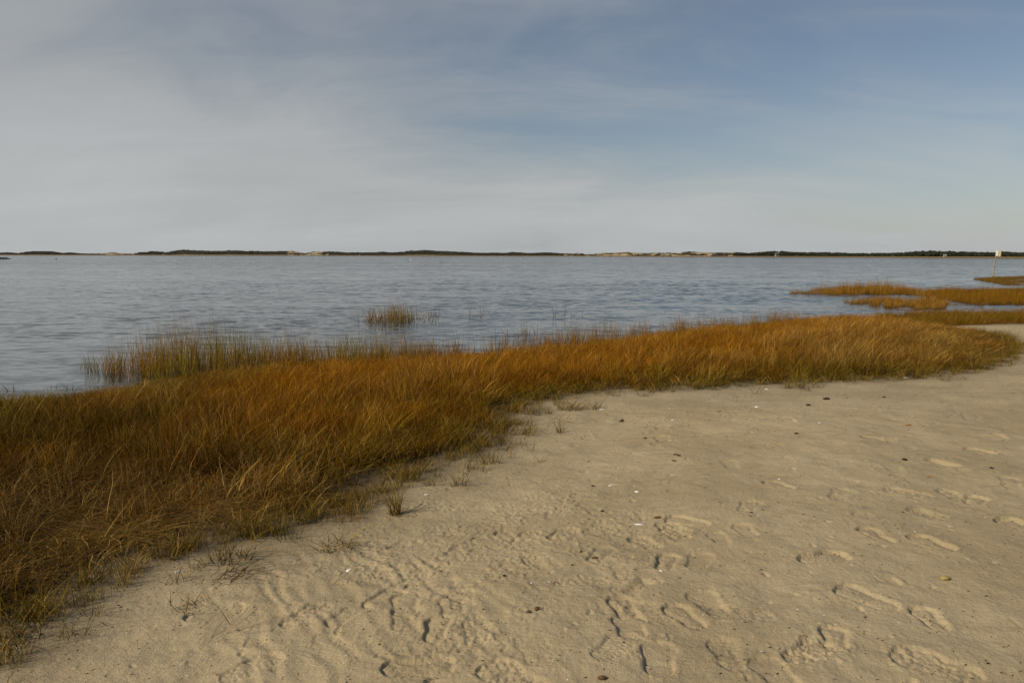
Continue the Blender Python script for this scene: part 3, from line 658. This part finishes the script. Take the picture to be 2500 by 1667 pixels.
def patch(name, label, poly_px, dens, kinds, h, green, tan, bri, hfun=None, z=0.0, seed=1, thin=None, lim=None):
    rr = np.random.default_rng(seed); poly = G(*np.array(poly_px).T, z)
    p = sample_poly(poly, dens, rr, lim); n = len(p)
    if thin is not None: k = rr.uniform(0, 1, n) < thin(p); p = p[k]; n = len(p)
    hh = h * rr.uniform(.75, 1.2, n) * (1 + .5 * pn(p[:, 0] * 1.1, p[:, 1] * 1.1, seed + 40))
    if hfun is not None: hh = hh * hfun(p)
    nn = pn(p[:, 0] * .8, p[:, 1] * .8, seed + 60)
    zz = np.full(len(p), z - .03)
    idx = np.array(kinds)[rr.integers(0, len(kinds), n)]
    print(name, n)
    return scatter(name, label, 'grass', np.column_stack([p, zz]), idx, np.column_stack([rr.normal(0, .05, n), rr.normal(0, .05, n), -.3 + rr.normal(0, .8, n)]),
                   np.column_stack([np.ones(n), np.ones(n), hh]), np.column_stack([np.clip(green + nn, 0, 1), np.clip(tan + rr.normal(0, .1, n), 0, 1), np.clip(bri + nn * .3, 0, 1)]))
CORD = [10, 11, 12]; MEAD = [0, 1, 2, 3, 4, 5]
patch('cordgrass', 'tall olive cordgrass stems standing in the shallow water behind the left end of the meadow',
      [(195, 905), (300, 930), (395, 936), (520, 926), (700, 915), (950, 896), (1120, 884), (1120, 868), (900, 872), (640, 880), (400, 890), (215, 896)], 62, CORD, .76, .55, .26, .72,
      hfun=lambda p: 0.80 + .36 * np.exp(-((to_px(p)[0] - 490) / 130) ** 2) - .12 * sstep(to_px(p)[0], 800, 1100) - .28 * sstep(to_px(p)[0], 320, 200),
      thin=lambda p: (.35 + .65 * sstep(to_px(p)[0], 200, 420)) * sstep(pn(p[:, 0] * 2.5, p[:, 1] * 1.5, 13), -.5, .0), seed=2)
patch('sparse_cordgrass', 'thin rust-tipped cordgrass fringe rising from the water along the middle of the meadow',
      [(900, 905), (1300, 878), (1500, 850), (1900, 806), (2000, 790), (1900, 786), (1600, 806), (1400, 826), (1200, 855), (900, 882)], 34, CORD, .50, .25, .3, .55,
      thin=lambda p: sstep(pn(p[:, 0] * 1.6, p[:, 1] * 1.6, 15), -.4, .3), seed=3)
patch('cordgrass_islet', 'small tuft island of yellow-green cordgrass standing alone in the water at the centre',
      [(880, 788), (925, 794), (985, 796), (1010, 788), (1004, 776), (960, 772), (900, 778)], 15, CORD + [18], .62, .45, .40, .66,
      hfun=lambda p: .65 + .5 * np.exp(-((to_px(p)[0] - 962) / 32) ** 2), seed=4)
patch('stem_row', 'row of thin reed stems standing in the water right of the small grass island',
      [(870, 782), (890, 792), (925, 794), (1086, 784), (1086, 776), (900, 776)], 13, [18, 19, 18, 19, 12], .50, .4, .45, .65, seed=5)
patch('faint_stems', 'faint scattered reed stems trailing through the water towards the right',
      [(1090, 784), (1480, 778), (1480, 764), (1090, 774)], 3.2, [18, 19, 18, 16], .42, .1, .5, .5, thin=lambda p: sstep(pn(p[:, 0] * .8, p[:, 1] * .5, 17), -.1, .2), seed=6)
patch('shallow_stems', 'loose reed stems in the smooth water just off the middle of the meadow',
      [(1180, 845), (1340, 835), (1380, 812), (1200, 818)], 5, [18, 19, 12], .42, .15, .5, .5, seed=7)
patch('left_edge_stems', 'short dark stems poking from the water at the left edge',
      [(-60, 978), (150, 968), (330, 950), (340, 938), (120, 945), (-60, 950)], 7, [18, 19, 16], .15, .5, .1, .35, seed=8)
lim = ((-60, 5), (60, 120))
patch('grass_bar', 'long low bar of golden orange marsh grass in the water left of the sign post',
      [(1915, 718), (2050, 721), (2200, 720), (2260, 724), (2320, 716), (2230, 707), (2100, 704), (2000, 708)], 22, MEAD + CORD, .78, .12, .25, .6,
      hfun=lambda p: .55 + .55 * np.exp(-((to_px(p)[0] - 2120) / 100) ** 2), thin=lambda p: sstep(pn(p[:, 0] * .7, p[:, 1] * .7, 19), -.4, .1), seed=9, lim=lim)
patch('low_grass_bar', 'thin orange grass bar nearer the bank, in front of the golden one',
      [(2050, 738), (2180, 752), (2290, 755), (2330, 745), (2280, 733), (2140, 734)], 26, MEAD, .66, .05, .3, .62,
      thin=lambda p: sstep(pn(p[:, 0] * .8, p[:, 1] * .8, 23), -.4, .1), seed=10, lim=lim)
patch('right_grass_bed', 'dense bed of deep orange marsh grass standing in the water at the right edge',
      [(2255, 722), (2300, 732), (2380, 744), (2500, 743), (2800, 744), (2800, 708), (2500, 708), (2400, 710), (2290, 712)], 34, MEAD + CORD, .50, .12, .12, .50, thin=lambda p: sstep(pn(p[:, 0] * .6, p[:, 1] * .9, 29), -.8, -.4), seed=11, lim=lim)
patch('sign_spit_grass', 'low strip of olive and rust grass on the spit at the foot of the sign post',
      [(2375, 682), (2450, 696), (2560, 698), (2900, 696), (2900, 677), (2500, 676), (2410, 678)], 16, MEAD, .45, .35, .15, .42, thin=lambda p: sstep(pn(p[:, 0] * .5, p[:, 1] * .35, 33), -.45, .15), seed=12, lim=lim)
patch('bank_grass', 'dark olive grass strip between the far sand corner and the water at the right',
      [(2130, 792), (2200, 806), (2330, 799), (2500, 794), (2900, 792), (2900, 770), (2500, 770), (2265, 772), (2150, 776)], 70, MEAD, .66, .34, .14, .45, z=.03, seed=13)

# ------------------------------------------------------------------ loose tufts on the sand (2500 px scale)
def tuft(px, py, label, n=18, h=.22, rad=.03, lean=.25, seed=0, mat=None, wild=1.2):
    p, _ = on_ground(px, py)
    v, F, br, bt = blades(int(n * 2.2), rad * 1.3, h * .25, h * 1.35, lean + .1, .9, .0042, 5, seed=seed, wild=wild * 1.6)
    return tag(link('grass_tuft', mesh_np('grass_tuft', v, F, mat or M_TUFT, False, {'br': br, 'bt': bt}), loc=p), label, 'grass tuft', 'grass tufts standing free on the sand')
tuft(967, 1256, 'green tuft standing alone on the sand before the meadow, left of the churned patch', 34, .30, .035, .12, 1)
tuft(1366, 1056, 'small green sprig with spread blades alone on the sand, right of the meadow corner', 12, .24, .03, .25, 2)
tuft(1290, 1062, 'low dark green tuft at the meadow corner, left of the spread sprig', 26, .24, .06, .35, 3)
tuft(1120, 1185, 'thin leaning green tuft below the middle of the meadow edge', 16, .30, .04, .35, 4)
tuft(1296, 1100, 'short reddish sprig on the bare sand below the meadow corner', 8, .16, .03, .4, 5)
tuft(668, 1302, 'bushy yellow-green tuft at the meadow edge, lower of the left pair', 40, .24, .08, .3, 6)
tuft(608, 1308, 'upright green tuft with roots showing, left of the bushy yellow-green one', 30, .30, .05, .2, 7)
tuft(745, 1270, 'dry yellow tuft right of the bushy yellow-green tuft', 30, .20, .07, .45, 8)
tuft(1448, 998, 'small round tuft on sand below the meadow edge right of the corner', 18, .22, .06, .35, 9)
tuft(1368, 1000, 'tall sparse tuft between the meadow corner and the small round tuft', 18, .30, .05, .3, 10)
tuft(1338, 1010, 'short dark tuft close against the meadow corner', 14, .20, .04, .3, 11)
tuft(1920, 948, 'small upright tuft off the meadow edge right of the middle', 18, .28, .05, .25, 12)
tuft(1948, 946, 'wider yellow-green tuft just right of the small upright one', 24, .34, .08, .3, 13)
tuft(430, 1362, 'straggly tuft with bent straws at the meadow edge above the left shell', 22, .30, .05, .4, 14)
tuft(55, 1530, 'green tuft at the lowest left tip of the meadow', 36, .34, .09, .4, 15)
tuft(1200, 1130, 'rust coloured sprig pair beside the meadow edge, above the churned sand', 18, .32, .06, .3, 16)
tuft(1320, 1128, 'tiny green seedling alone on the sand above the churned patch', 6, .10, .01, .5, 17)
tuft(2375, 900, 'dry straw coloured tuft at the right end of the meadow edge', 26, .26, .1, .6, 18, M_STRAW)
def stalk(x0, y0, x1, y1, h0, h1, label, w=.006, seed=0):
    a, _ = on_ground(x0, y0); a = Vector((a.x, a.y, a.z + h0)); d = ray(np.array([x1]), np.array([y1]))[0]; t = a.y / d[1] * .98
    b = Vector((d[0] * t, d[1] * t, CZ + d[2] * t))
    k = 7; v = []; F = []
    rr = np.random.default_rng(seed)
    for i in range(k + 1):
        s = i / k; c = a.lerp(b, s) + Vector((0, 0, h1 * math.sin(math.pi * s))); r = w * .5 * (1 - .7 * s)
        for j in range(3):
            q = 2 * math.pi * j / 3; v.append((c.x + r * .3 * math.cos(q), c.y + r * math.cos(q), c.z + r * math.sin(q)))
    for i in range(k):
        for j in range(3): F.append((i * 3 + j, i * 3 + (j + 1) % 3, i * 3 + 3 + (j + 1) % 3, i * 3 + 3 + j))
    v = np.array(v); o = v[0].copy(); me = mesh_np('dry_stalk', v - o, F, M_STRAW, False, {'br': np.full(len(v), .1), 'bt': np.full(len(v), 1.)})
    return tag(link('dry_stalk', me, loc=o), label, 'stalk', 'pale dry stalks caught in the grass')
stalk(268, 1352, 160, 1318, .02, .03, 'long pale dry stalk arching over the dark grass at lower left', .007, 1)
stalk(1310, 985, 1296, 886, .25, .02, 'pale stalk standing up out of the meadow above its inner corner', .008, 2)
stalk(1352, 952, 1298, 890, .22, .02, 'pale stalk leaning left to meet the upright one above the corner', .008, 3)
stalk(1352, 955, 1395, 942, .12, .01, 'short pale stalk lying level at the foot of the leaning pair', .007, 4)
stalk(1500, 948, 1455, 918, .10, .01, 'pale stalk slanting down out of the meadow edge right of the corner', .007, 5)
stalk(1990, 925, 2065, 905, .18, .01, 'pale stalk sticking out of the meadow edge towards the right', .009, 6)

# ------------------------------------------------------------------ things lying on the sand
M_SHELL = simple_mat('shell', (.62, .60, .56), (.82, .80, .76), 60, .45, 3, .4)
M_LEAF = simple_mat('dead_leaf', (.16, .045, .018), (.27, .09, .03), 80, .6)
M_LEAFO = simple_mat('orange_leaf', (.34, .15, .03), (.48, .24, .05), 80, .6)
M_WRACK = simple_mat('seaweed', (.020, .014, .007), (.070, .042, .018), 120, .7)
M_STONE = simple_mat('yellow_stone', (.24, .19, .05), (.38, .30, .10), 50, .6, bump=.002)
M_BARK = simple_mat('bark', (.06, .035, .015), (.17, .10, .04), 150, .8)
def grid_faces(a, b, wrap=False):
    F = []
    for i in range(a - 1):
        for j in range(b if wrap else b - 1):
            F.append((i * b + j, i * b + (j + 1) % b, (i + 1) * b + (j + 1) % b, (i + 1) * b + j))
    return F
def orient(n, rz):
    q = Vector((0, 0, 1)).rotation_difference(n).to_matrix().to_4x4() @ Matrix.Rotation(rz, 4, 'Z'); return q.to_euler()
def shell(px, py, L, wd, rz, label, seed=0):
    rr = np.random.default_rng(seed + 500); V = []
    for side in (1, -1):
        for i in range(7):
            t = i / 6; w = math.sin(math.pi * (.08 + .86 * t)) ** .7
            for j in range(9):
                s = -1 + 2 * j / 8
                z = (wd * .42 * (1 - s * s) * w * (1 - .4 * t)) + .0006 * math.cos(s * 22)
                V.append(((t - .5) * L + rr.normal(0, .0004), s * w * wd * .5, z + .004 - (0.0014 if side < 0 else 0)))
    F = grid_faces(7, 9); F2 = [tuple(q + 63 for q in f[::-1]) for f in F]; E = []
    rim = [j for j in range(9)] + [i * 9 + 8 for i in range(1, 7)] + [54 + j for j in range(7, -1, -1)] + [i * 9 for i in range(5, 0, -1)]
    for k in range(len(rim)): a, b = rim[k], rim[(k + 1) % len(rim)]; E.append((a, a + 63, b + 63, b))
    p, nn = on_ground(px, py); V = [(a * .8, b * .8, c * .8) for a, b, c in V]; o = link('shell', mesh_np('shell', V, F + F2 + E, M_SHELL, False), loc=p); o.rotation_euler = orient(nn, rz)
    return tag(o, label, 'shell', 'white shell pieces lying on the beach')
shell(1560, 1281, .062, .022, -.1, 'long white shell lying flat in the middle of the sand', 1)
shell(852, 1393, .040, .026, .3, 'white shell below the meadow edge, left of the middle', 2)
shell(434, 1396, .045, .020, .7, 'white shell under the straggly tuft at lower left', 3)
shell(225, 1408, .055, .026, .3, 'greyish white shell in the shade against the lower left grass', 4)
shell(1613, 1394, .022, .010, -.6, 'small white shell chip right of the middle footprints', 5)
shell(1297, 1424, .012, .010, 0, 'tiny white shell chip among the middle footprints', 6)
shell(1041, 1208, .040, .020, .2, 'pale shell right of the lone tuft', 7)
shell(1642, 1026, .040, .022, .5, 'white shell chip on the upper beach below the meadow', 8)
shell(1848, 994, .060, .034, .1, 'white shell lump in the wrack line right of the middle', 9)
shell(1469, 1000, .075, .028, .1, 'white shell piece beside the small round tuft', 10)
shell(1555, 1201, .040, .020, -.4, 'forked white shell piece above the long white shell', 11)
shell(1490, 1186, .035, .014, .1, 'thin white shell sliver left of the forked piece', 12)
shell(1872, 951, .070, .036, .2, 'greyish shell close to the meadow edge right of the middle', 13)
shell(2001, 1033, .045, .024, .3, 'white shell piece on the upper right beach', 14)
shell(1903, 1170, .026, .016, .1, 'small white shell above a footprint on the right', 15)
shell(2234, 1299, .014, .010, .1, 'tiny pale shell chip between the right footprints', 16)
shell(2212, 923, .10, .04, .1, 'white shell at the meadow edge towards the right end', 17)
def leaf(px, py, L, rz, label, mat, seed=0, cat='leaf', name='dead_leaf'):
    rr = np.random.default_rng(seed + 900); V = []
    for lay in (0, -.0008):
        for i in range(7):
            t = i / 6; w = math.sin(math.pi * t) ** .8 * .42 * L * (1 - .2 * t) + .0006
            for j in range(5):
                s = -1 + j / 2; V.append(((t - .5) * L, s * w * .5, .006 + .16 * L * abs(s) * rr.uniform(.5, 1.2) + .14 * L * math.sin(3 * t + seed) + lay))
    F = grid_faces(7, 5); F += [tuple(q + 35 for q in f[::-1]) for f in F]
    p, nn = on_ground(px, py); o = link(name, mesh_np(name, V, F, mat, False), loc=p); o.rotation_euler = orient(nn, rz)
    return tag(o, label, cat, 'fallen leaves lying on the beach')
leaf(1653, 1114, .065, .1, 'red-brown dead leaf, upper of the close pair on the middle beach', M_LEAF, 1)
leaf(1645, 1126, .045, .4, 'red-brown dead leaf, lower of the close pair on the middle beach', M_LEAF, 2)
leaf(2204, 1251, .022, .4, 'small red leaf scrap between the right footprints', M_LEAF, 3)
leaf(2216, 1038, .06, .05, 'thin orange leaf on the upper right beach', M_LEAFO, 4)
leaf(2267, 1166, .035, .3, 'orange leaf curl beside the deep right footprint', M_LEAFO, 5)
leaf(1756, 1006, .045, .3, 'orange leaf in the wrack below the meadow edge', M_LEAFO, 6)
leaf(1757, 1229, .020, .1, 'small rust leaf scrap right of the long white shell', M_LEAF, 7)
leaf(1963, 1553, .016, .1, 'tiny orange leaf chip near the bottom right footprints', M_LEAFO, 8)
leaf(1674, 1310, .018, .1, 'small red leaf chip near the middle right footprints', M_LEAF, 9)
def lump(px, py, s, label, mat, cat, name, seed=0, flat=.5, strands=0, group=None, el=1.5, rz=0):
    rr = np.random.default_rng(seed + 700); iv, if_ = ico(2); v = iv * (1 + (.9 if strands else .3) * pn(iv[:, 0:1] * 2.3 + seed, iv[:, 1:2] * 2.3 + iv[:, 2:3] * 1.3, seed)) * np.array([s * el / 2, s / 2, s / 2 * flat]); v[:, 2] += s * flat * .38
    F = [tuple(f) for f in if_]; me_v = [tuple(q) for q in v]
    for k in range(strands):
        a = rr.uniform(0, 6.28); L = s * rr.uniform(.6, 1.3); c = np.array([math.cos(a), math.sin(a)]); r = s * .05; b = len(me_v)
        for i in range(4):
            t = i / 3; q = c * (s * .25 + L * t * .6); zz = s * flat * .6 * (1 - t) + .002 + s * .15 * math.sin(3 * t)
            for j in range(3):
                g = 2.1 * j; me_v.append((q[0] + r * math.cos(g) * -c[1] * (1 - .6 * t), q[1] + r * math.cos(g) * c[0] * (1 - .6 * t), zz + r * math.sin(g)))
        for i in range(3):
            for j in range(3):
                F.append((b + i * 3 + j, b + i * 3 + (j + 1) % 3, b + i * 3 + 3 + (j + 1) % 3)); F.append((b + i * 3 + j, b + i * 3 + 3 + (j + 1) % 3, b + i * 3 + 3 + j))
    p, nn = on_ground(px, py); o = link(name, mesh_np(name, me_v, F, mat, False), loc=p); o.rotation_euler = orient(nn, rz)
    return tag(o, label, cat, group)
lump(2308, 1414, .030, 'yellowish rounded stone lying alone on the smooth right sand', M_STONE, 'stone', 'stone', 1, .62, 0, None, 1.7)
WG = 'dark scraps of seaweed on the beach'
def wr(px, py, s, label, seed): lump(px, py, s * .48, label, M_WRACK, 'seaweed', 'seaweed_scrap', seed, .55, 8, WG, 1.3)
wr(1518, 1029, .085, 'large dark seaweed scrap on the upper beach right of the meadow corner', 2)
wr(1576, 1070, .045, 'dark seaweed knot alone on the middle upper beach', 3)
wr(1448, 1187, .035, 'black seaweed knot left of the white shell sliver', 4)
wr(1470, 1248, .034, 'brown seaweed scrap upper left of the long white shell', 5)
wr(1834, 1251, .026, 'dark seaweed scrap left of the right-hand footprints', 6)
wr(1419, 1347, .026, 'small dark knot right of the toothed footprint', 7)
wr(1397, 1379, .022, 'small black knot below the toothed footprint', 8)
wr(1231, 1406, .032, 'black seaweed scrap in the middle left of the footprint cluster', 9)
wr(2209, 1123, .060, 'dark brown seaweed clump left of the deep double footprint', 10)
wr(1945, 1059, .055, 'dark seaweed scrap on the upper beach right of the pair of leaves', 11)
wr(2421, 1143, .045, 'flat dark scrap near the right edge beyond the deep footprint', 12)
wr(2112, 1507, .016, 'small dark scrap between the two lowest right footprints', 13)
wr(2412, 1619, .020, 'dark forked scrap near the bottom right corner', 14)
wr(2018, 975, .11, 'dark wrack stick in the wrack line on the upper right beach', 15)
wr(1973, 990, .08, 'dark wrack scrap left of the wrack stick', 16)
wr(2158, 970, .06, 'dark scrap right of the wrack stick on the upper right beach', 17)
lump(1312, 1489, .026, 'brown nutlike bark lump at the lower middle', M_BARK, 'bark', 'bark_piece', 20, .8, 0, None, 1.1)
lump(1291, 1494, .016, 'smaller bark crumb left of the nutlike lump', M_BARK, 'bark', 'bark_piece', 21, .7, 0, None, 1.3)
lump(1605, 1264, .030, 'flat brown bark chip above right of the long white shell', M_BARK, 'bark', 'bark_piece', 22, .35, 0, None, 1.6)
lump(1470, 1656, .026, 'brown bark chip at the bottom edge', M_BARK, 'bark', 'bark_piece', 23, .5, 0, None, 1.4)
lump(1452, 1362, .024, 'tan bark chip right of the toothed footprint', M_BARK, 'bark', 'bark_piece', 24, .4, 0, None, 1.6)
lump(2106, 1546, .010, 'tiny yellow pebble near the lowest right footprint', M_STONE, 'pebble', 'pebble', 25, .8, 0, None, 1.1)
lump(2325, 1589, .009, 'tiny yellow pebble near the bottom right', M_STONE, 'pebble', 'pebble', 26, .8, 0, None, 1.1)
# fine litter: crumbs of wrack, shell and twig nobody could count
def litter(name, label, n, mat, smin, smax, seed, line=None):
    rr = np.random.default_rng(seed); V = []; F = []; b = 0; cnt = 0
    while cnt < n:
        px = rr.uniform(0, 2500); py = 900 + 767 * rr.uniform(0, 1) ** 1.3
        if line is not None and rr.uniform() > math.exp(-((py - line(px)) / 38) ** 2) * .9 + .18: continue
        q = G(px, py, .2)
        if inpoly(q, meadow)[0]: continue
        if not inpoly(q, land)[0]: continue
        p, nn = on_ground(px, py); s = rr.uniform(smin, smax) * (1 + p.y * .07); a = rr.normal(0, .5); e = rr.uniform(1.2, 3.2)
        ca, sa = math.cos(a), math.sin(a)
        for (x, y, z) in ((-e, 0, .1), (0, -1, .0), (e * rr.uniform(.6, 1), .2, .2), (0, 1, .1), (.1, 0, rr.uniform(.6, 1.2)), (0, 0, -.3)):
            x *= s * .5; y *= s * .5; V.append((p.x + x * ca - y * sa, p.y + x * sa + y * ca, p.z + z * s * .5))
        for t in ((0, 1, 4), (1, 2, 4), (2, 3, 4), (3, 0, 4), (1, 0, 5), (2, 1, 5), (3, 2, 5), (0, 3, 5)): F.append(tuple(b + k for k in t))
        b += 6; cnt += 1
    tag(link(name, mesh_np(name, V, F, mat, False)), label, 'litter', kind='stuff')
wl = lambda px: np.interp(px, [0, 600, 1100, 1250, 1500, 1900, 2500], [1560, 1330, 1190, 1090, 1000, 985, 945])
litter('wrack_crumbs', 'fine dark crumbs of seaweed and twig strewn over the sand', 1500, M_WRACK, .002, .0075, 31, wl)
litter('bark_crumbs', 'fine brown crumbs of dead grass and bark strewn over the sand', 500, M_BARK, .0025, .008, 32, wl)
litter('shell_crumbs', 'fine white shell crumbs strewn over the sand', 140, M_SHELL, .002, .005, 33)

# ------------------------------------------------------------------ sign post on the right spit
M_WOOD = simple_mat('weathered_post', (.20, .16, .11), (.36, .30, .21), 8, .85)
M_WHITE = simple_mat('board_paint', (.70, .68, .60), (.80, .78, .72), 3, .6)
M_CREAM = simple_mat('board_paint_cream', (.72, .62, .36), (.80, .72, .46), 3, .6)
M_FRINGE = simple_mat('lens_fringe', (.50, .22, .05), (.60, .30, .08), 3, .7)  # orange lens colour fringe put into a material
sp_ = G(2424, 678, 0.0)[0]; k = FPX / sp_[1]
root = bpy.data.objects.new('sign_post', None); COL.objects.link(root); root.location = (sp_[0], sp_[1], -.1)
tag(root, 'tall weathered post topped by two pale boards, standing at the far right spit', 'sign post')
def tube(path, rads, mat, name, parent, n=8):
    V = []
    for (x, y, z), r in zip(path, rads):
        for j in range(n): V.append((x + r * math.cos(2 * math.pi * j / n), y + r * math.sin(2 * math.pi * j / n), z))
    F = grid_faces(len(path), n, True); return link(name, mesh_np(name, V, F, mat, True), parent)
mpx = 1 / k
tube([(0, 0, -.3), (.01, 0, .1), (.6 * mpx, 0, 12 * mpx), (1.6 * mpx, 0, 25 * mpx), (2.4 * mpx, 0, 38 * mpx), (3.6 * mpx, 0, 48 * mpx), (4.5 * mpx, 0, 62 * mpx)], [.06, .06, .058, .058, .055, .05, .05], M_WOOD, 'post', root)
def board(name, mat, cx, cz, w, h, ry, rz, t=.05):
    V = [(x * w / 2, y * t / 2, z * h / 2) for x in (-1, 1) for y in (-1, 1) for z in (-1, 1)]
    F = [(0, 1, 3, 2), (4, 6, 7, 5), (0, 4, 5, 1), (2, 3, 7, 6), (0, 2, 6, 4), (1, 5, 7, 3)]
    o = link(name, mesh_np(name, V, F, mat, False), root, (cx, -.09, cz)); o.rotation_euler = (0, ry, rz); return o
b1_ = board('board', M_WHITE, 4.6 * mpx, 59 * mpx + .1, 5.2 * mpx, 13.5 * mpx, .07, -.35); b1_['label'] = 'narrow white board'
b2_ = board('board', M_CREAM, 10.6 * mpx, 58 * mpx + .1, 5.0 * mpx, 13.5 * mpx, .07, -.15); b2_['label'] = 'narrow cream board'
b3_ = board('lens_fringe', M_FRINGE, 14.2 * mpx, 57.5 * mpx + .1, 2.2 * mpx, 11.5 * mpx, .07, .4)  # added strip carrying the orange lens fringe right of the boards
b4_ = board('brace', M_WOOD, 8.6 * mpx, 50.5 * mpx + .1, 5 * mpx, 1.6 * mpx, .15, 0)

# ------------------------------------------------------------------ small far things
def far_pt(px, py=None, z=0, D=None):
    th = bearing(np.array([float(px)]))[0]; return Vector((D * math.sin(th), D * math.cos(th), z))
M_HOUSE = simple_mat('white_wall', (.62, .60, .55), (.72, .70, .66), .3, .7); M_ROOF = simple_mat('grey_roof', (.20, .19, .18), (.28, .27, .25), .3, .8); M_DARK = simple_mat('dark_glass', (.03, .035, .04), (.05, .055, .06), .3, .3)
def hut(px, t, w, h, label, zf=.3):
    D = float(shoreD(px)) * (1 + t); H = max(crestH(np.array([float(px)]))[0], 1); z = zf
    r = bpy.data.objects.new('beach_house', None); COL.objects.link(r); r.location = far_pt(px, z=z, D=D); r.rotation_euler.z = -bearing(np.array([float(px)]))[0] + .2
    tag(r, label, 'house', 'tiny pale houses on the far shore')
    x, y = w / 2, w * .4
    V = [(-x, -y, -.5), (x, -y, -.5), (x, y, -.5), (-x, y, -.5), (-x, -y, h * .6), (x, -y, h * .6), (x, y, h * .6), (-x, y, h * .6), (-x, 0, h), (x, 0, h)]
    bm = bpy.data.meshes.new('wall'); bm.from_pydata(V, [], [(0, 1, 5, 4), (2, 3, 7, 6), (1, 2, 6, 9, 5), (3, 0, 4, 8, 7), (3, 2, 1, 0)]); bm.materials.append(M_HOUSE); link('wall', bm, r)
    e = .3; V = [(-x - e, -y - e, h * .6 - .1), (x + e, -y - e, h * .6 - .1), (x + e, 0, h + .05), (-x - e, 0, h + .05), (x + e, y + e, h * .6 - .1), (-x - e, y + e, h * .6 - .1)]
    V += [(a, b, c + .2) for a, b, c in V]
    bm = bpy.data.meshes.new('roof'); bm.from_pydata(V, [], [(6, 7, 8, 9), (9, 8, 10, 11), (1, 0, 3, 2), (2, 3, 5, 4), (0, 1, 7, 6), (4, 5, 11, 10)]); bm.materials.append(M_ROOF); link('roof', bm, r)
    for s in (-.25, .25):
        V = [(s * w - .5, -y - .06, h * .2), (s * w + .5, -y - .06, h * .2), (s * w + .5, -y - .06, h * .45), (s * w - .5, -y - .06, h * .45)]; V += [(a, b + .05, c) for a, b, c in V]
        bm = bpy.data.meshes.new('window'); bm.from_pydata(V, [], [(0, 1, 2, 3), (0, 4, 5, 1), (1, 5, 6, 2), (2, 6, 7, 3), (3, 7, 4, 0)]); bm.materials.append(M_DARK); link('window', bm, r)
hut(2307, .012, 2.6, 2.6, 'tiny white house at the foot of the pine wood, left of the sign post', .8)
hut(1896, .03, 5.0, 4.2, 'small pale house half hidden where the pine wood begins', 1.2)
hut(800, .008, 4.0, 3.2, 'white house on the beach right of the left dune', .7)
hut(878, .002, 2.4, 2.2, 'tiny white hut on the waterline, second right of the left dune', .2)
hut(400, .01, 2.6, 2.6, 'tiny white hut on the far left shore before the long hill', .6)
M_BUOY = simple_mat('buoy_white', (.7, .7, .68), (.8, .8, .78), 3, .4); M_BLACK = simple_mat('dark_buoy', (.03, .03, .03), (.05, .05, .05), 3, .5)
def buoy(px, py, r, label, mat):
    q = G(px, py, 0)[0]; V = []; prof = [(0, -.5), (.8, -.35), (1, 0), (.9, .4), (.45, .8), (.16, 1.1), (.16, 1.7), (0, 1.75)]
    for rr_, z in prof:
        for j in range(10): V.append((rr_ * r * math.cos(.628 * j), rr_ * r * math.sin(.628 * j), z * r))
    tag(link('mooring_buoy', mesh_np('mooring_buoy', V, grid_faces(len(prof), 10, True), mat), loc=(q[0], q[1], 0)), label, 'buoy', 'mooring buoys far out on the bay')
buoy(427, 638, .22, 'small white buoy on the water before the long left hill', M_BUOY)
buoy(137, 633, .32, 'small dark buoy on the water near the left edge', M_BLACK)
buoy(1003, 634, .26, 'white buoy on the water before the central hill', M_BUOY)
buoy(499, 628, .5, 'white buoy close under the far shore, below the long hill crest', M_BUOY)
q = G(1077, 648, 0)[0]; mr = bpy.data.objects.new('channel_marker', None); COL.objects.link(mr); mr.location = (q[0], q[1], 0)
tag(mr, 'thin dark pole standing in the water before the central hill', 'marker pole')
tube([(0, 0, -1), (0, 0, .5), (.02, 0, .95)], [.03, .028, .022], M_BLACK, 'pole', mr); tube([(.02, 0, .93), (.02, 0, .98), (.02, 0, 1.03)], [.05, .05, .02], M_BLACK, 'cap', mr)
# dark low jetty reaching in at the left edge
M_ROCK = simple_mat('jetty_rock', (.03, .03, .028), (.07, .065, .055), .5, .8)
jr = bpy.data.objects.new('jetty', None); COL.objects.link(jr); jx = G(0, 632.5, 0)[0]; jr.location = (jx[0], jx[1], 0)
tag(jr, 'low dark jetty of rocks reaching in from the left edge of the bay', 'jetty')
iv, if_ = ico(1); rr = np.random.default_rng(8); ppx = jx[1] / FPX
rme = [mesh_np('rock', iv * (1 + .25 * rr.uniform(-1, 1, (len(iv), 1))) * np.array([1.2, .9, .8]), if_, M_ROCK, False) for _ in range(4)]
for i in range(44):
    x = (-60 + 88 * i / 43) * ppx; h = np.interp(i, [0, 36, 43], [1.1, .85, .3])
    o = link('rock', rme[i % 4], jr, (x, rr.normal(0, .4), h * .4 - .25)); o.scale = (ppx * 1.6, 1, h); o.rotation_euler.z = rr.uniform(-.3, .3)
